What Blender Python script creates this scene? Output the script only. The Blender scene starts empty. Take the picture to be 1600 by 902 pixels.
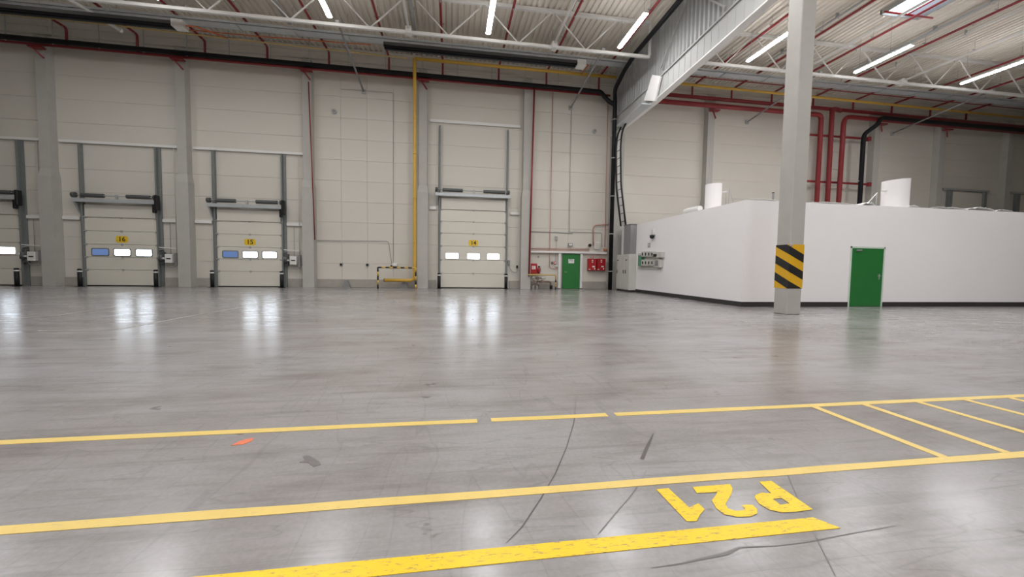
import bpy, bmesh, math, random
from mathutils import Matrix, Vector
random.seed(7)
SC = bpy.context.scene
COL = SC.collection

# ------------------------------------------------------------------ camera
F_PX, YAW, PITCH, ROLL, CAM_H = 615.6, 0.154788, -0.0535915, 0.0143643, 1.25
_fwd = Vector((math.sin(YAW)*math.cos(PITCH), math.cos(YAW)*math.cos(PITCH), math.sin(PITCH)))
_r0 = Vector((math.cos(YAW), -math.sin(YAW), 0)); _u0 = _r0.cross(_fwd)
_right = _r0*math.cos(ROLL) + _u0*math.sin(ROLL); _up = _right.cross(_fwd)
cam = bpy.data.objects.new('camera', bpy.data.cameras.new('camera'))
COL.objects.link(cam)
cam.data.sensor_width = 36.0
cam.data.lens = F_PX/1600*36.0
cam.data.clip_end = 300
cam.matrix_world = Matrix(((_right.x, _up.x, -_fwd.x, 0), (_right.y, _up.y, -_fwd.y, 0),
                           (_right.z, _up.z, -_fwd.z, CAM_H), (0, 0, 0, 1)))
SC.camera = cam

# ------------------------------------------------------------------ world, exposure
w = bpy.data.worlds.new('world'); SC.world = w; w.use_nodes = True
w.node_tree.nodes['Background'].inputs[0].default_value = (0.75, 0.85, 1.0, 1)
w.node_tree.nodes['Background'].inputs[1].default_value = 1.0
vs = SC.view_settings
vs.view_transform = 'Standard'; vs.look = 'None'; vs.gamma = 1.0; vs.use_curve_mapping = False
vs.exposure = 0.54
LED_STRENGTH = 80.0
PANE_STRENGTH = 8.0

# pixel -> point on a plane (photo is 1600x902)
def ray(px, py):
    return _right*((px-800)/F_PX) - _up*((py-451)/F_PX) + _fwd
def PY(px, py, Y):
    d = ray(px, py); t = Y/d.y; return Vector((d.x*t, Y, CAM_H+d.z*t))
def PZ(px, py, Z=0.0):
    d = ray(px, py); t = (Z-CAM_H)/d.z; return Vector((d.x*t, d.y*t, Z))
def PX(px, py, X):
    d = ray(px, py); t = X/d.x; return Vector((X, d.y*t, CAM_H+d.z*t))

# ------------------------------------------------------------------ materials
def mat(name, col, rough=0.6, metal=0.0, noise=0.0, nscale=3.0, bump=0.0, bscale=40.0, spec=0.5, stretch=(1, 1, 1)):
    m = bpy.data.materials.new(name); m.use_nodes = True
    nt = m.node_tree; b = nt.nodes['Principled BSDF']
    b.inputs['Roughness'].default_value = rough
    b.inputs['Metallic'].default_value = metal
    b.inputs['Specular IOR Level'].default_value = spec
    tc = nt.nodes.new('ShaderNodeTexCoord')
    mp = nt.nodes.new('ShaderNodeMapping'); mp.inputs['Scale'].default_value = stretch
    nt.links.new(tc.outputs['Object'], mp.inputs[0])
    n = nt.nodes.new('ShaderNodeTexNoise'); n.inputs['Scale'].default_value = nscale
    n.inputs['Detail'].default_value = 5
    nt.links.new(mp.outputs[0], n.inputs['Vector'])
    mix = nt.nodes.new('ShaderNodeMix'); mix.data_type = 'RGBA'
    mix.inputs[6].default_value = (*[c*(1-noise) for c in col], 1)
    mix.inputs[7].default_value = (*[min(1, c*(1+noise)) for c in col], 1)
    nt.links.new(n.outputs['Fac'], mix.inputs[0])
    nt.links.new(mix.outputs[2], b.inputs['Base Color'])
    if bump:
        n2 = nt.nodes.new('ShaderNodeTexNoise'); n2.inputs['Scale'].default_value = bscale
        nt.links.new(mp.outputs[0], n2.inputs['Vector'])
        bp = nt.nodes.new('ShaderNodeBump'); bp.inputs['Strength'].default_value = bump; bp.inputs['Distance'].default_value = 0.01
        nt.links.new(n2.outputs['Fac'], bp.inputs['Height']); nt.links.new(bp.outputs[0], b.inputs['Normal'])
    return m
def emis(name, col, s):
    m = bpy.data.materials.new(name); m.use_nodes = True
    nt = m.node_tree; nt.nodes.clear()
    e = nt.nodes.new('ShaderNodeEmission'); o = nt.nodes.new('ShaderNodeOutputMaterial')
    e.inputs[0].default_value = (*col, 1); e.inputs[1].default_value = s
    nt.links.new(e.outputs[0], o.inputs[0]); return m

M = {}
M['panel'] = mat('wall_panel', (.61, .58, .515), .55, noise=.04, nscale=.6, bump=.05, bscale=60)
M['backing'] = mat('wall_backing', (.38, .36, .33), .8)
M['plinth'] = mat('plinth_concrete', (.36, .335, .295), .8, noise=.12, nscale=4, bump=.1)
M['concrete'] = mat('column_concrete', (.44, .425, .39), .8, noise=.10, nscale=2.5, bump=.12, bscale=30)
M['door'] = mat('door_section', (.66, .63, .55), .45, noise=.03, nscale=2, bump=.04, bscale=80)
M['steel'] = mat('galvanised_steel', (.42, .43, .42), .45, metal=.25, noise=.15, nscale=8)
M['rail'] = mat('guide_rail_steel', (.20, .215, .21), .5, metal=.2, noise=.15, nscale=8)
M['tray'] = mat('galvanised_tray', (.50, .53, .54), .38, metal=.3, noise=.12, nscale=5)
M['spring'] = mat('dark_spring', (.09, .095, .095), .5, metal=.2, noise=.2, nscale=60)
M['black'] = mat('black_plastic', (.012, .012, .013), .5, spec=.3)
M['blackpipe'] = mat('black_pipe', (.009, .009, .011), .55, spec=.25)
M['white'] = mat('white_paint', (.74, .73, .70), .45, noise=.03)
M['whitesteel'] = mat('white_steel', (.72, .71, .68), .4, noise=.03)
M['box'] = mat('room_render', (.90, .875, .875), .6, noise=.015, nscale=1.5)
M['skirt'] = mat('skirting_rubber', (.03, .025, .025), .5)
M['red'] = mat('red_pipe', (.24, .018, .022), .45, noise=.1, nscale=6)
M['redbox'] = mat('red_cabinet', (.38, .010, .015), .35, noise=.05)
M['darkred'] = mat('dark_red_pipe', (.24, .018, .022), .45, noise=.1, nscale=6)
M['pink'] = mat('pink_conduit', (.52, .27, .22), .5, noise=.05)
M['yellow'] = mat('yellow_pipe', (.62, .38, .055), .4, noise=.06)
M['thinyellow'] = mat('pale_yellow_pipe', (.50, .36, .13), .5, noise=.06)
M['plate'] = mat('yellow_sticker', (.78, .52, .03), .4)
M['ink'] = mat('brown_black_ink', (.05, .03, .01), .6)
M['green'] = mat('green_door', (.018, .17, .035), .38, noise=.06, nscale=3)
M['greenbox'] = mat('green_module', (.10, .28, .18), .4)
M['deck'] = mat('roof_deck', (.74, .69, .605), .85, spec=.15, noise=.08, nscale=1.2, stretch=(1, .15, 1))
M['girder'] = mat('girder_concrete', (.42, .425, .41), .7, noise=.05, nscale=2, bump=.08)
M['sheet'] = mat('grey_sheet', (.42, .43, .42), .5, noise=.05, nscale=2)
M['cabinet'] = mat('grey_cabinet', (.58, .57, .53), .45, noise=.02)
M['ductgrey'] = mat('grey_duct', (.28, .28, .28), .45, metal=.3)
M['hyellow'] = mat('hazard_yellow', (.72, .40, .012), .4, noise=.06)
M['hblack'] = mat('hazard_black', (.012, .012, .012), .4)
M['foil'] = mat('white_foil', (.85, .84, .82), .35, noise=.02)
M['orange'] = mat('orange_hose', (.60, .16, .05), .5)
M['orangemark'] = mat('orange_paint', (.70, .18, .08), .6, noise=.2, nscale=20)
M['crack'] = mat('dark_mark', (.085, .075, .07), .5, noise=.4, nscale=4)
M['joint'] = mat('joint_mark', (.17, .16, .155), .5, noise=.4, nscale=4)
M['stain'] = mat('oil_stain', (.15, .135, .13), .4, noise=.25, nscale=12)
M['silver'] = mat('silver_pipe', (.62, .60, .57), .3, metal=.3, noise=.05)
M['brown'] = mat('brown_pipe', (.20, .14, .11), .5, noise=.1)
M['led'] = emis('led_diffuser', (.97, .965, .98), LED_STRENGTH)
M['pane'] = emis('daylight_pane', (.78, .88, 1.0), PANE_STRENGTH)
M['bluepane'] = emis('blue_pane', (.085, .135, .27), 1.0)
M['sky'] = emis('skylight_pane', (.80, .92, 1.0), 2.2)
M['skydim'] = emis('skylight_dim_pane', (.40, .42, .50), .8)

def floor_material():
    m = bpy.data.materials.new('polished_concrete'); m.use_nodes = True
    nt = m.node_tree; b = nt.nodes['Principled BSDF']; L = nt.links.new
    tc = nt.nodes.new('ShaderNodeTexCoord')
    def noise(scale, stretch, detail=6, rough=.6, rot=0):
        mp = nt.nodes.new('ShaderNodeMapping'); mp.inputs['Scale'].default_value = stretch
        mp.inputs['Rotation'].default_value = (0, 0, rot)
        L(tc.outputs['Object'], mp.inputs[0])
        n = nt.nodes.new('ShaderNodeTexNoise'); n.inputs['Scale'].default_value = scale
        n.inputs['Detail'].default_value = detail; n.inputs['Roughness'].default_value = rough
        L(mp.outputs[0], n.inputs['Vector']); return n.outputs['Fac']
    def ramp(fac, stops):
        r = nt.nodes.new('ShaderNodeValToRGB'); e = r.color_ramp.elements
        e[0].position, e[0].color = stops[0][0], (*stops[0][1], 1)
        e[1].position, e[1].color = stops[-1][0], (*stops[-1][1], 1)
        for p, c in stops[1:-1]:
            x = e.new(p); x.color = (*c, 1)
        L(fac, r.inputs[0]); return r.outputs[0]
    def mul(a, c, f=1.0):
        x = nt.nodes.new('ShaderNodeMix'); x.data_type = 'RGBA'; x.blend_type = 'MULTIPLY'
        x.inputs[0].default_value = f; L(a, x.inputs[6]); L(c, x.inputs[7]); return x.outputs[2]
    base = ramp(noise(.33, (1, 1.5, 1), 8, .62), [(.32, (.235, .212, .202)), (.52, (.298, .283, .278)), (.7, (.338, .331, .330))])
    blot = ramp(noise(1.3, (.6, 1.6, 1), 7, .65, .25), [(.33, (.80, .78, .76)), (.50, (1, 1, 1)), (.7, (1.06, 1.06, 1.07))])
    c = mul(base, blot)
    streak = ramp(noise(2.2, (.35, 5, 1), 6, .6, .12), [(.36, (.84, .83, .82)), (.47, (1, 1, 1)), (1, (1, 1, 1))])
    c = mul(c, streak, .8)
    spots = ramp(noise(3.1, (1, 1.5, 1), 3, .5), [(.26, (.55, .52, .50)), (.295, (1, 1, 1)), (1, (1, 1, 1))])
    c = mul(c, spots, .9)
    # thin scratches: ridges of a stretched noise
    for sc, st, rot, dk in ((1.1, (.5, 4, 1), .35, .78), (.8, (3.5, .5, 1), -.3, .84)):
        s = noise(sc, st, 2, .4, rot)
        a = nt.nodes.new('ShaderNodeMath'); a.operation = 'SUBTRACT'; L(s, a.inputs[0]); a.inputs[1].default_value = .5
        bb = nt.nodes.new('ShaderNodeMath'); bb.operation = 'ABSOLUTE'; L(a.outputs[0], bb.inputs[0])
        line = ramp(bb.outputs[0], [(0, (dk, dk, dk)), (.006, (1, 1, 1)), (1, (1, 1, 1))])
        c = mul(c, line, .7)
    fine = ramp(noise(38, (1, 1, 1), 3, .6), [(.3, (.93, .93, .93)), (.7, (1.05, 1.05, 1.05))])
    c = mul(c, fine)
    L(c, b.inputs['Base Color'])
    rr = ramp(noise(1.6, (.7, 1.7, 1), 6, .65, .2), [(.3, (.27, .27, .27)), (.7, (.17, .17, .17))])
    L(rr, b.inputs['Roughness'])
    b.inputs['Specular IOR Level'].default_value = .5
    bp = nt.nodes.new('ShaderNodeBump'); bp.inputs['Strength'].default_value = .035; bp.inputs['Distance'].default_value = .02
    L(noise(7, (1, 1, 1), 4, .6), bp.inputs['Height']); L(bp.outputs[0], b.inputs['Normal'])
    return m
M['floor'] = floor_material()

def worn_paint(name, col, under, thr):
    m = mat(name, col, .38, noise=.08, nscale=5)
    nt = m.node_tree; b = nt.nodes['Principled BSDF']; L = nt.links.new
    old = b.inputs['Base Color'].links[0].from_socket
    tc = nt.nodes.new('ShaderNodeTexCoord')
    mp = nt.nodes.new('ShaderNodeMapping'); mp.inputs['Scale'].default_value = (1.0, 4.5, 1); mp.inputs['Rotation'].default_value = (0, 0, .7)
    L(tc.outputs['Object'], mp.inputs[0])
    n = nt.nodes.new('ShaderNodeTexNoise'); n.inputs['Scale'].default_value = 17; n.inputs['Detail'].default_value = 9; n.inputs['Roughness'].default_value = .75
    L(mp.outputs[0], n.inputs['Vector'])
    r = nt.nodes.new('ShaderNodeValToRGB'); r.color_ramp.elements[0].position = thr; r.color_ramp.elements[1].position = thr+.05
    r.color_ramp.elements[0].color = (1, 1, 1, 1); r.color_ramp.elements[1].color = (0, 0, 0, 1)
    L(n.outputs['Fac'], r.inputs[0])
    x = nt.nodes.new('ShaderNodeMix'); x.data_type = 'RGBA'
    x.inputs[7].default_value = (*under, 1); L(r.outputs[0], x.inputs[0]); L(old, x.inputs[6]); L(x.outputs[2], b.inputs['Base Color'])
    return m
M['lineyellow'] = worn_paint('pale_yellow_line', (.72, .53, .15), (.48, .38, .20), .36)
M['wideyellow'] = worn_paint('strong_yellow_paint', (.86, .56, .010), (.40, .27, .08), .40)
M['faded'] = worn_paint('faded_cream_line', (.41, .375, .33), (.36, .34, .32), .45)

# ------------------------------------------------------------------ mesh helpers
def origin(o):
    v = Vector((0, 0, 0))
    while o is not None:
        v += o.location; o = o.parent
    return v
def tag(o, label=None, cat=None, group=None, kind=None):
    if label: o['label'] = label
    if cat: o['category'] = cat
    if group: o['group'] = group
    if kind: o['kind'] = kind
    return o
def thing(name, label, cat, loc, group=None, kind=None):
    o = bpy.data.objects.new(name, None); o.empty_display_size = .2
    COL.objects.link(o); o.location = loc
    return tag(o, label, cat, group, kind)

class MB:
    def __init__(s): s.v = []; s.f = []; s.sm = []
    def add(s, vs_, fs, smooth=False):
        k = len(s.v); s.v += [Vector(v) for v in vs_]
        for f in fs: s.f.append([i+k for i in f]); s.sm.append(smooth)
        return s
    def box(s, a, b, bev=0.0):
        x0, x1 = sorted((a[0], b[0])); y0, y1 = sorted((a[1], b[1])); z0, z1 = sorted((a[2], b[2]))
        if not bev:
            v = [(x0, y0, z0), (x1, y0, z0), (x1, y1, z0), (x0, y1, z0), (x0, y0, z1), (x1, y0, z1), (x1, y1, z1), (x0, y1, z1)]
            return s.add(v, [(0, 3, 2, 1), (4, 5, 6, 7), (0, 1, 5, 4), (1, 2, 6, 5), (2, 3, 7, 6), (3, 0, 4, 7)])
        bm = bmesh.new(); bmesh.ops.create_cube(bm, size=1)
        for q in bm.verts: q.co = Vector(((x0+x1)/2+q.co.x*(x1-x0), (y0+y1)/2+q.co.y*(y1-y0), (z0+z1)/2+q.co.z*(z1-z0)))
        bmesh.ops.bevel(bm, geom=bm.edges[:], offset=min(bev, .45*min(x1-x0, y1-y0, z1-z0)), segments=1, affect='EDGES')
        bm.verts.index_update()
        s.add([q.co.copy() for q in bm.verts], [[q.index for q in f.verts] for f in bm.faces]); bm.free(); return s
    def tube(s, pts, r, n=10, cap=True, bend=0.0):
        pts = [Vector(p) for p in pts]
        if bend:
            q = [pts[0]]
            for i in range(1, len(pts)-1):
                a, b, c = pts[i-1], pts[i], pts[i+1]
                d = min(bend, (a-b).length*.49, (c-b).length*.49)
                p0 = b+(a-b).normalized()*d; p2 = b+(c-b).normalized()*d
                for t in (0, .25, .5, .75, 1): q.append(p0*(1-t)**2+b*2*t*(1-t)+p2*t*t)
            q.append(pts[-1]); pts = q
        rs = r if isinstance(r, (list, tuple)) else [r]*len(pts)
        d = (pts[1]-pts[0]).normalized()
        u = d.orthogonal().normalized(); v = []; 
        for i, p in enumerate(pts):
            t = ((pts[min(i+1, len(pts)-1)]-p).normalized() + (p-pts[max(i-1, 0)]).normalized())
            t = t.normalized() if t.length > 1e-9 else d
            u = (u-t*u.dot(t)).normalized(); wv = t.cross(u)
            for k in range(n):
                a = 2*math.pi*k/n; v.append(p+(u*math.cos(a)+wv*math.sin(a))*rs[i])
        fs = []
        for i in range(len(pts)-1):
            for k in range(n): fs.append((i*n+k, i*n+(k+1) % n, (i+1)*n+(k+1) % n, (i+1)*n+k))
        s.add(v, fs, True)
        if cap:
            k0 = len(s.v)-len(v)
            s.f.append([k0+k for k in reversed(range(n))]); s.sm.append(False)
            s.f.append([k0+(len(pts)-1)*n+k for k in range(n)]); s.sm.append(False)
        return s
    def cyl(s, p, q, r, n=14): return s.tube([p, q], r, n)
    def bar(s, p, q, wx, wz):
        p, q = Vector(p), Vector(q); d = (q-p).normalized()
        u = d.cross(Vector((0, 0, 1)))
        u = u.normalized() if u.length > 1e-4 else Vector((1, 0, 0))
        t = u.cross(d).normalized(); v = []
        for e in (p, q):
            for a, b in ((-1, -1), (1, -1), (1, 1), (-1, 1)): v.append(e+u*a*wx/2+t*b*wz/2)
        return s.add(v, [(3, 2, 1, 0), (4, 5, 6, 7), (0, 1, 5, 4), (1, 2, 6, 5), (2, 3, 7, 6), (3, 0, 4, 7)])
    def prism(s, poly, axis, a, b):
        # poly of 2-D points in the plane across axis; axis 0: (y,z), 1: (x,z), 2: (x,y)
        def mk(p, t): return {0: (t, p[0], p[1]), 1: (p[0], t, p[1]), 2: (p[0], p[1], t)}[axis]
        n = len(poly); v = [mk(p, a) for p in poly]+[mk(p, b) for p in poly]
        return s.add(v, [list(range(n)), list(reversed(range(n, 2*n)))]+[(i, (i+1) % n, n+(i+1) % n, n+i) for i in range(n)])
    def mesh(s, name, m, off):
        me = bpy.data.meshes.new(name)
        me.from_pydata([tuple(v-off) for v in s.v], [], s.f); me.update()
        bm = bmesh.new(); bm.from_mesh(me); bmesh.ops.recalc_face_normals(bm, faces=bm.faces[:]); bm.to_mesh(me); bm.free()
        if any(s.sm):
            me.polygons.foreach_set('use_smooth', s.sm)
        me.materials.append(m); return me
    def build(s, name, m, parent=None, loc=None):
        m = M[m] if isinstance(m, str) else m
        if parent is None:
            xs = [v.x for v in s.v]; ys = [v.y for v in s.v]; zs = [v.z for v in s.v]
            off = Vector(loc) if loc else Vector(((min(xs)+max(xs))/2, (min(ys)+max(ys))/2, min(zs)))
        else: off = origin(parent)
        o = bpy.data.objects.new(name, s.mesh(name, m, off)); COL.objects.link(o)
        if parent is None: o.location = off
        else: o.parent = parent
        return o

_cache = {}
def panel_piece(name, x0, x1, y0, y1, z0, z1, m, parent, bev=.012):
    """a bevelled slab sharing mesh data with equal slabs"""
    k = (round(x1-x0, 3), round(y1-y0, 3), round(z1-z0, 3), m, bev)
    if k not in _cache:
        b = MB().box((-k[0]/2, -k[1]/2, -k[2]/2), (k[0]/2, k[1]/2, k[2]/2), bev)
        _cache[k] = b.mesh(name, M[m], Vector((0, 0, 0)))
    o = bpy.data.objects.new(name, _cache[k]); COL.objects.link(o); o.parent = parent
    o.location = Vector(((x0+x1)/2, (y0+y1)/2, (z0+z1)/2))-origin(parent)
    return o

# ================================================================== SETTING
XL, XR, YF, YB, ZD = -34.0, 48.0, -14.0, 23.1, 12.95
tag(MB().box((XL-.4, YF-.4, -.3), (XR+.4, YB+.5, 0)).build('floor', 'floor', loc=(0, 0, 0)), 'grey polished concrete floor slab', kind='structure')

# roof deck: one trapezoidal sheet, ribs running away from the viewer
def deck():
    b = MB(); p = .27; n = int((XR-XL)/p); v = []; fs = []
    prof = []
    for i in range(n+1):
        x = XL+i*p
        prof += [(x, ZD), (x+.13, ZD), (x+.16, ZD+.075), (x+.24, ZD+.075)]
    for y in (YF, YB+.3): v += [(x, y, z) for x, z in prof]
    k = len(prof)
    fs = [(i, i+1, k+i+1, k+i) for i in range(k-1)]
    b.add(v, fs)
    return b
tag(deck().build('ceiling', 'deck', loc=(0, 0, ZD)), 'off-white trapezoidal steel roof deck', kind='structure')
rf = MB().box((XL-.4, YF-.4, ZD+.16), (XR+.4, YB+.5, ZD+.5)).build('ceiling_slab', 'backing')
tag(rf, 'roof insulation above the steel deck', kind='structure')

wall = MB().box((XL-.4, YB+.1, 0), (XR+.4, YB+.4, ZD+.2)).build('wall_back', 'backing', loc=(0, YB+.1, 0))
tag(wall, 'back wall of large pale insulated panels', kind='structure')
for nm, a, b in (('wall_left', (XL-.3, YF, 0), (XL, YB+.1, ZD+.16)), ('wall_right', (XR, YF, 0), (XR+.3, YB+.1, ZD+.16)), ('wall_front', (XL, YF-.3, 0), (XR, YF, ZD+.16))):
    tag(MB().box(a, b).build(nm, 'panel'), 'plain pale side wall of the hall', kind='structure')

# columns along the back wall
CX = [-25.45, -19.48, -13.52, -7.55, -1.56, 4.32, 9.8, 15.85, 22.1, 28.0, 33.3, 39.2]
ROWS = [.21, 1.34, 2.47, 3.60, 4.73, 5.86, 6.99, 8.12, 9.25, 10.38, 11.51, 12.64]
xb = [XL]+CX+[XR]
for i in range(len(xb)-1):
    a, b = xb[i], xb[i+1]
    cuts = [a, b]
    if abs(a+7.55) < .01: cuts = [a, PY(533.5, 300, YB).x, PY(574, 300, YB).x, PY(614.5, 300, YB).x, b]
    if abs(a-4.32) < .01: cuts = [a, PY(889, 300, YB).x, b]
    zz = [0]+ROWS+[ZD]
    for j in range(len(zz)-1):
        for k in range(len(cuts)-1):
            panel_piece('wall_panel', cuts[k]+.003, cuts[k+1]-.003, YB, YB+.1, zz[j]+.003, zz[j+1]-.003, 'panel', wall, .007)

# ---- dock doors
def text_mesh(txt, size):
    cu = bpy.data.curves.new('numerals', 'FONT'); cu.body = txt; cu.size = size
    cu.align_x = 'CENTER'; cu.align_y = 'CENTER'; cu.extrude = .002; cu.offset = size*.018
    ob = bpy.data.objects.new('numerals', cu); COL.objects.link(ob)
    dg = bpy.context.evaluated_depsgraph_get(); me = bpy.data.meshes.new_from_object(ob.evaluated_get(dg))
    bpy.data.objects.remove(ob); bpy.data.curves.remove(cu); return me
def rounded(cx, cz, wd, ht, r, n=5):
    pts = []
    for sx, sz, a0 in ((1, 1, 0), (-1, 1, 90), (-1, -1, 180), (1, -1, 270)):
        for k in range(n):
            a = math.radians(a0+90*k/(n-1)); pts.append((cx+sx*(wd/2-r)+r*math.cos(a), cz+sz*(ht/2-r)+r*math.sin(a)))
    return pts
def dock_door(idx, x0, x1, joints, zwin, guide_top, zspring, number, zplate, label, blue=True, motor=True, wsize=(.70, .31), wpos=None, top=None):
    cx = (x0+x1)/2; yd = 22.98
    d = thing('door_%d' % idx, label, None, (cx, 23.0, 0), kind='structure')
    zs = [.04]+joints
    for j in range(len(zs)-1):
        s = MB().box((x0, yd, zs[j]+.006), (x1, yd+.06, zs[j+1]-.006), .012).build('section_panel', 'door', d)
        for hx in (x0+.06, cx, x1-.06):
            MB().box((hx-.05, yd-.015, zs[j+1]-.06), (hx+.05, yd, zs[j+1]+.05)).build('hinge', 'steel', s)
    MB().box((x0, yd, .004), (x1, yd+.05, .038)).build('bottom_seal', 'black', d)
    wpos = wpos or [.20, .5, .80]
    for k, t in enumerate(wpos):
        wx = x0+(x1-x0)*t; hw, hh = wsize[0]/2, wsize[1]/2
        outer, inner = rounded(wx, zwin, wsize[0]+.09, wsize[1]+.09, .07), rounded(wx, zwin, wsize[0], wsize[1], .05)
        n = len(outer); v = [(p[0], yd-.02, p[1]) for p in outer]+[(p[0], yd-.02, p[1]) for p in inner]+[(p[0], yd+.002, p[1]) for p in outer]+[(p[0], yd+.002, p[1]) for p in inner]
        fs = []
        for i in range(n):
            j = (i+1) % n
            fs += [(i, j, n+j, n+i), (i, 2*n+i, 2*n+j, j), (n+i, n+j, 3*n+j, 3*n+i)]
        fr = MB().add(v, fs).build('window_frame', 'rail' if blue else 'door', d)
        MB().prism(rounded(wx, zwin, wsize[0]+.004, wsize[1]+.004, .05), 1, yd-.008, yd-.002).build('window_pane' if wx > -22 else 'window_pane_offscreen', 'bluepane' if (blue and k == 0) else 'pane', fr)
    for sx, gx in ((-1, x0), (1, x1)):
        g = MB().box((gx, 22.88, 0), (gx+sx*.07, 23.08, guide_top), .006)
        g.box((gx+sx*.07, 23.03, 0), (gx+sx*(.20 if motor else .11), 23.08, guide_top))
        g = g.build('guide_rail', 'rail', d)
        for q in range(1, len(zs)):
            MB().cyl((gx-sx*.05, 22.94, zs[q]), (gx+sx*.02, 22.94, zs[q]), .035, 8).build('roller', 'steel', g)
    # lintel bar, shaft and springs
    MB().box((x0-.28, 22.68, zspring-.34), (x1+.20, 22.80, zspring-.16), .01).build('lintel_bar', 'tray', d)
    MB().box((x0+.05, 22.93, zs[-1]), (x1-.05, 23.0, zspring-.42), .01).build('top_panel', 'panel', d)
    sh = MB().cyl((x0-.2, 22.74, zspring), (x1+.2, 22.74, zspring), .025, 8).build('spring_shaft', 'steel', d)
    L = x1-x0
    for a, b in ((x0+.12, x0+.33*L), (x1-.36*L, x1-.12)):
        c = MB(); n = 26
        pts = [(a+(b-a)*k/n, 22.74, zspring) for k in range(n+1)]
        c.tube(pts, [.105 if k % 2 else .096 for k in range(n+1)], 10)
        c.build('torsion_spring', 'spring', d)
    MB().cyl((x0-.28, 22.74, zspring), (x0-.14, 22.74, zspring), .13, 14).build('cable_drum', 'spring', d)
    MB().cyl((x1+.02, 22.74, zspring), (x1+.14, 22.74, zspring), .12, 14).build('cable_drum', 'spring', d)
    MB().box((cx-.05, 22.70, zspring-.16), (cx+.05, 22.78, zspring+.06)).build('shaft_bearing', 'steel', d)
    MB().prism([(22.68, zspring-.3), (23.02, zspring-.3), (23.02, zspring-.85)], 0, x0-.24, x0-.18).build('bracket', 'steel', d)
    if motor:
        mo = MB().box((x1+.10, 22.60, zspring-.62), (x1+.24, 22.86, zspring+.12), .03)
        mo.box((x1+.0, 22.62, zspring-.78), (x1+.13, 22.78, zspring-.35), .02)
        mo.build('chain_hoist', 'black', d)
    if not number: return d
    pl = MB().prism(rounded(cx, zplate, .56, .34, .10), 1, yd-.004, yd-.0005).build('number_plate', 'plate', d)
    me = text_mesh(number, .33); me.materials.append(M['ink'])
    t = bpy.data.objects.new('numerals', me); COL.objects.link(t); t.parent = pl
    t.rotation_euler = (math.pi/2, 0, 0); t.location = Vector((cx, yd-.007, zplate))-origin(pl)
    return d
J = [.83, 1.47, 2.12, 2.79, 3.48]
dock_door(1, -24.05, -20.88, J, 1.73, 7.1, 4.52, None, 2.39, 'dock door mostly cut off beyond the first wall column', blue=False)
dock_door(2, -18.18, -14.92, J, 1.73, 7.1, 4.52, '16', 2.39, 'cream sectional dock door numbered 16 with one blue pane')
dock_door(3, -12.17, -8.97, J, 1.73, 7.1, 4.50, '15', 2.39, 'cream sectional dock door numbered 15 with one blue pane')
dock_door(4, -.60, 3.18, [.85, 1.63, 2.42, 3.15, 3.82, 4.5], 1.86, 9.15, 5.55, '14', 2.62, 'tall cream sectional door numbered 14 with three white panes', blue=False, motor=False, wpos=[.178, .502, .808])
# hidden dock doors far right, only their top frames rise above the white room
for n, xa, xz in ((5, 34.6, 37.6), (6, 40.6, 43.6)):
    d = thing('door_%d' % n, 'dock door frame rising above the white room roof', None, ((xa+xz)/2, 23.0, 0), kind='structure')
    for gx in (xa, xz): MB().box((gx-.12, 22.85, 0), (gx+.12, 23.08, 7.1), .01).build('guide_rail', 'rail', d)
    MB().box((xa-.5, 22.95, 7.1), (xz+.5, 23.08, 7.25), .01).build('head_rail', 'steel', d)
    MB().box((xa+.12, 22.98, 3.5), (xz-.12, 23.05, 7.0), .01).build('section_panel', 'door', d)

# plinth pieces between doors
segs = [(-34, -24.3), (-20.65, -18.42), (-14.7, -12.4), (-8.74, -.84), (3.42, 6.42), (7.9, 9.45)]
for a, b in segs:
    tag(MB().box((a, YB-.07, 0), (b, YB, .46), .01).build('baseboard_back', 'plinth'), 'rough grey concrete plinth at the foot of the back wall', kind='structure')

# pale rails on the wall around the doors
ntrim = 0
def trim(x0, x1, z, h=.13, m='white', y0=22.98, lab='pale horizontal steel wall rail'):
    global ntrim; ntrim += 1
    tag(MB().box((x0, y0, z-h/2), (x1, YB-.004, z+h/2), .01).build('trim_%d' % ntrim, m), lab, kind='structure')
for x0, x1 in ((-25.2, -19.8), (-19.15, -13.85), (-13.2, -7.85)): trim(x0, x1, 7.18)
for x0, x1 in ((-20.66, -19.8), (-19.15, -18.40), (-14.70, -13.85), (-13.2, -12.39), (-8.75, -7.85)): trim(x0, x1, 3.40, .16)
trim(-1.2, 3.95, 9.42, .16); trim(-1.2, -.84, 4.55, .16); trim(3.42, 3.95, 4.40, .14)
trim(4.66, 9.4, 2.20, .12, 'white', 22.9, 'pale ledge above the green side door')
trim(XL, XR, 12.25, .10, 'panel', 22.95, 'upper wall rail below the roof deck')
trim(6.38, 6.52, 1.1, 2.1, 'white', 22.94, 'white post of the green door frame'); trim(7.74, 7.88, 1.1, 2.1, 'white', 22.94, 'white post of the green door frame')

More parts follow.
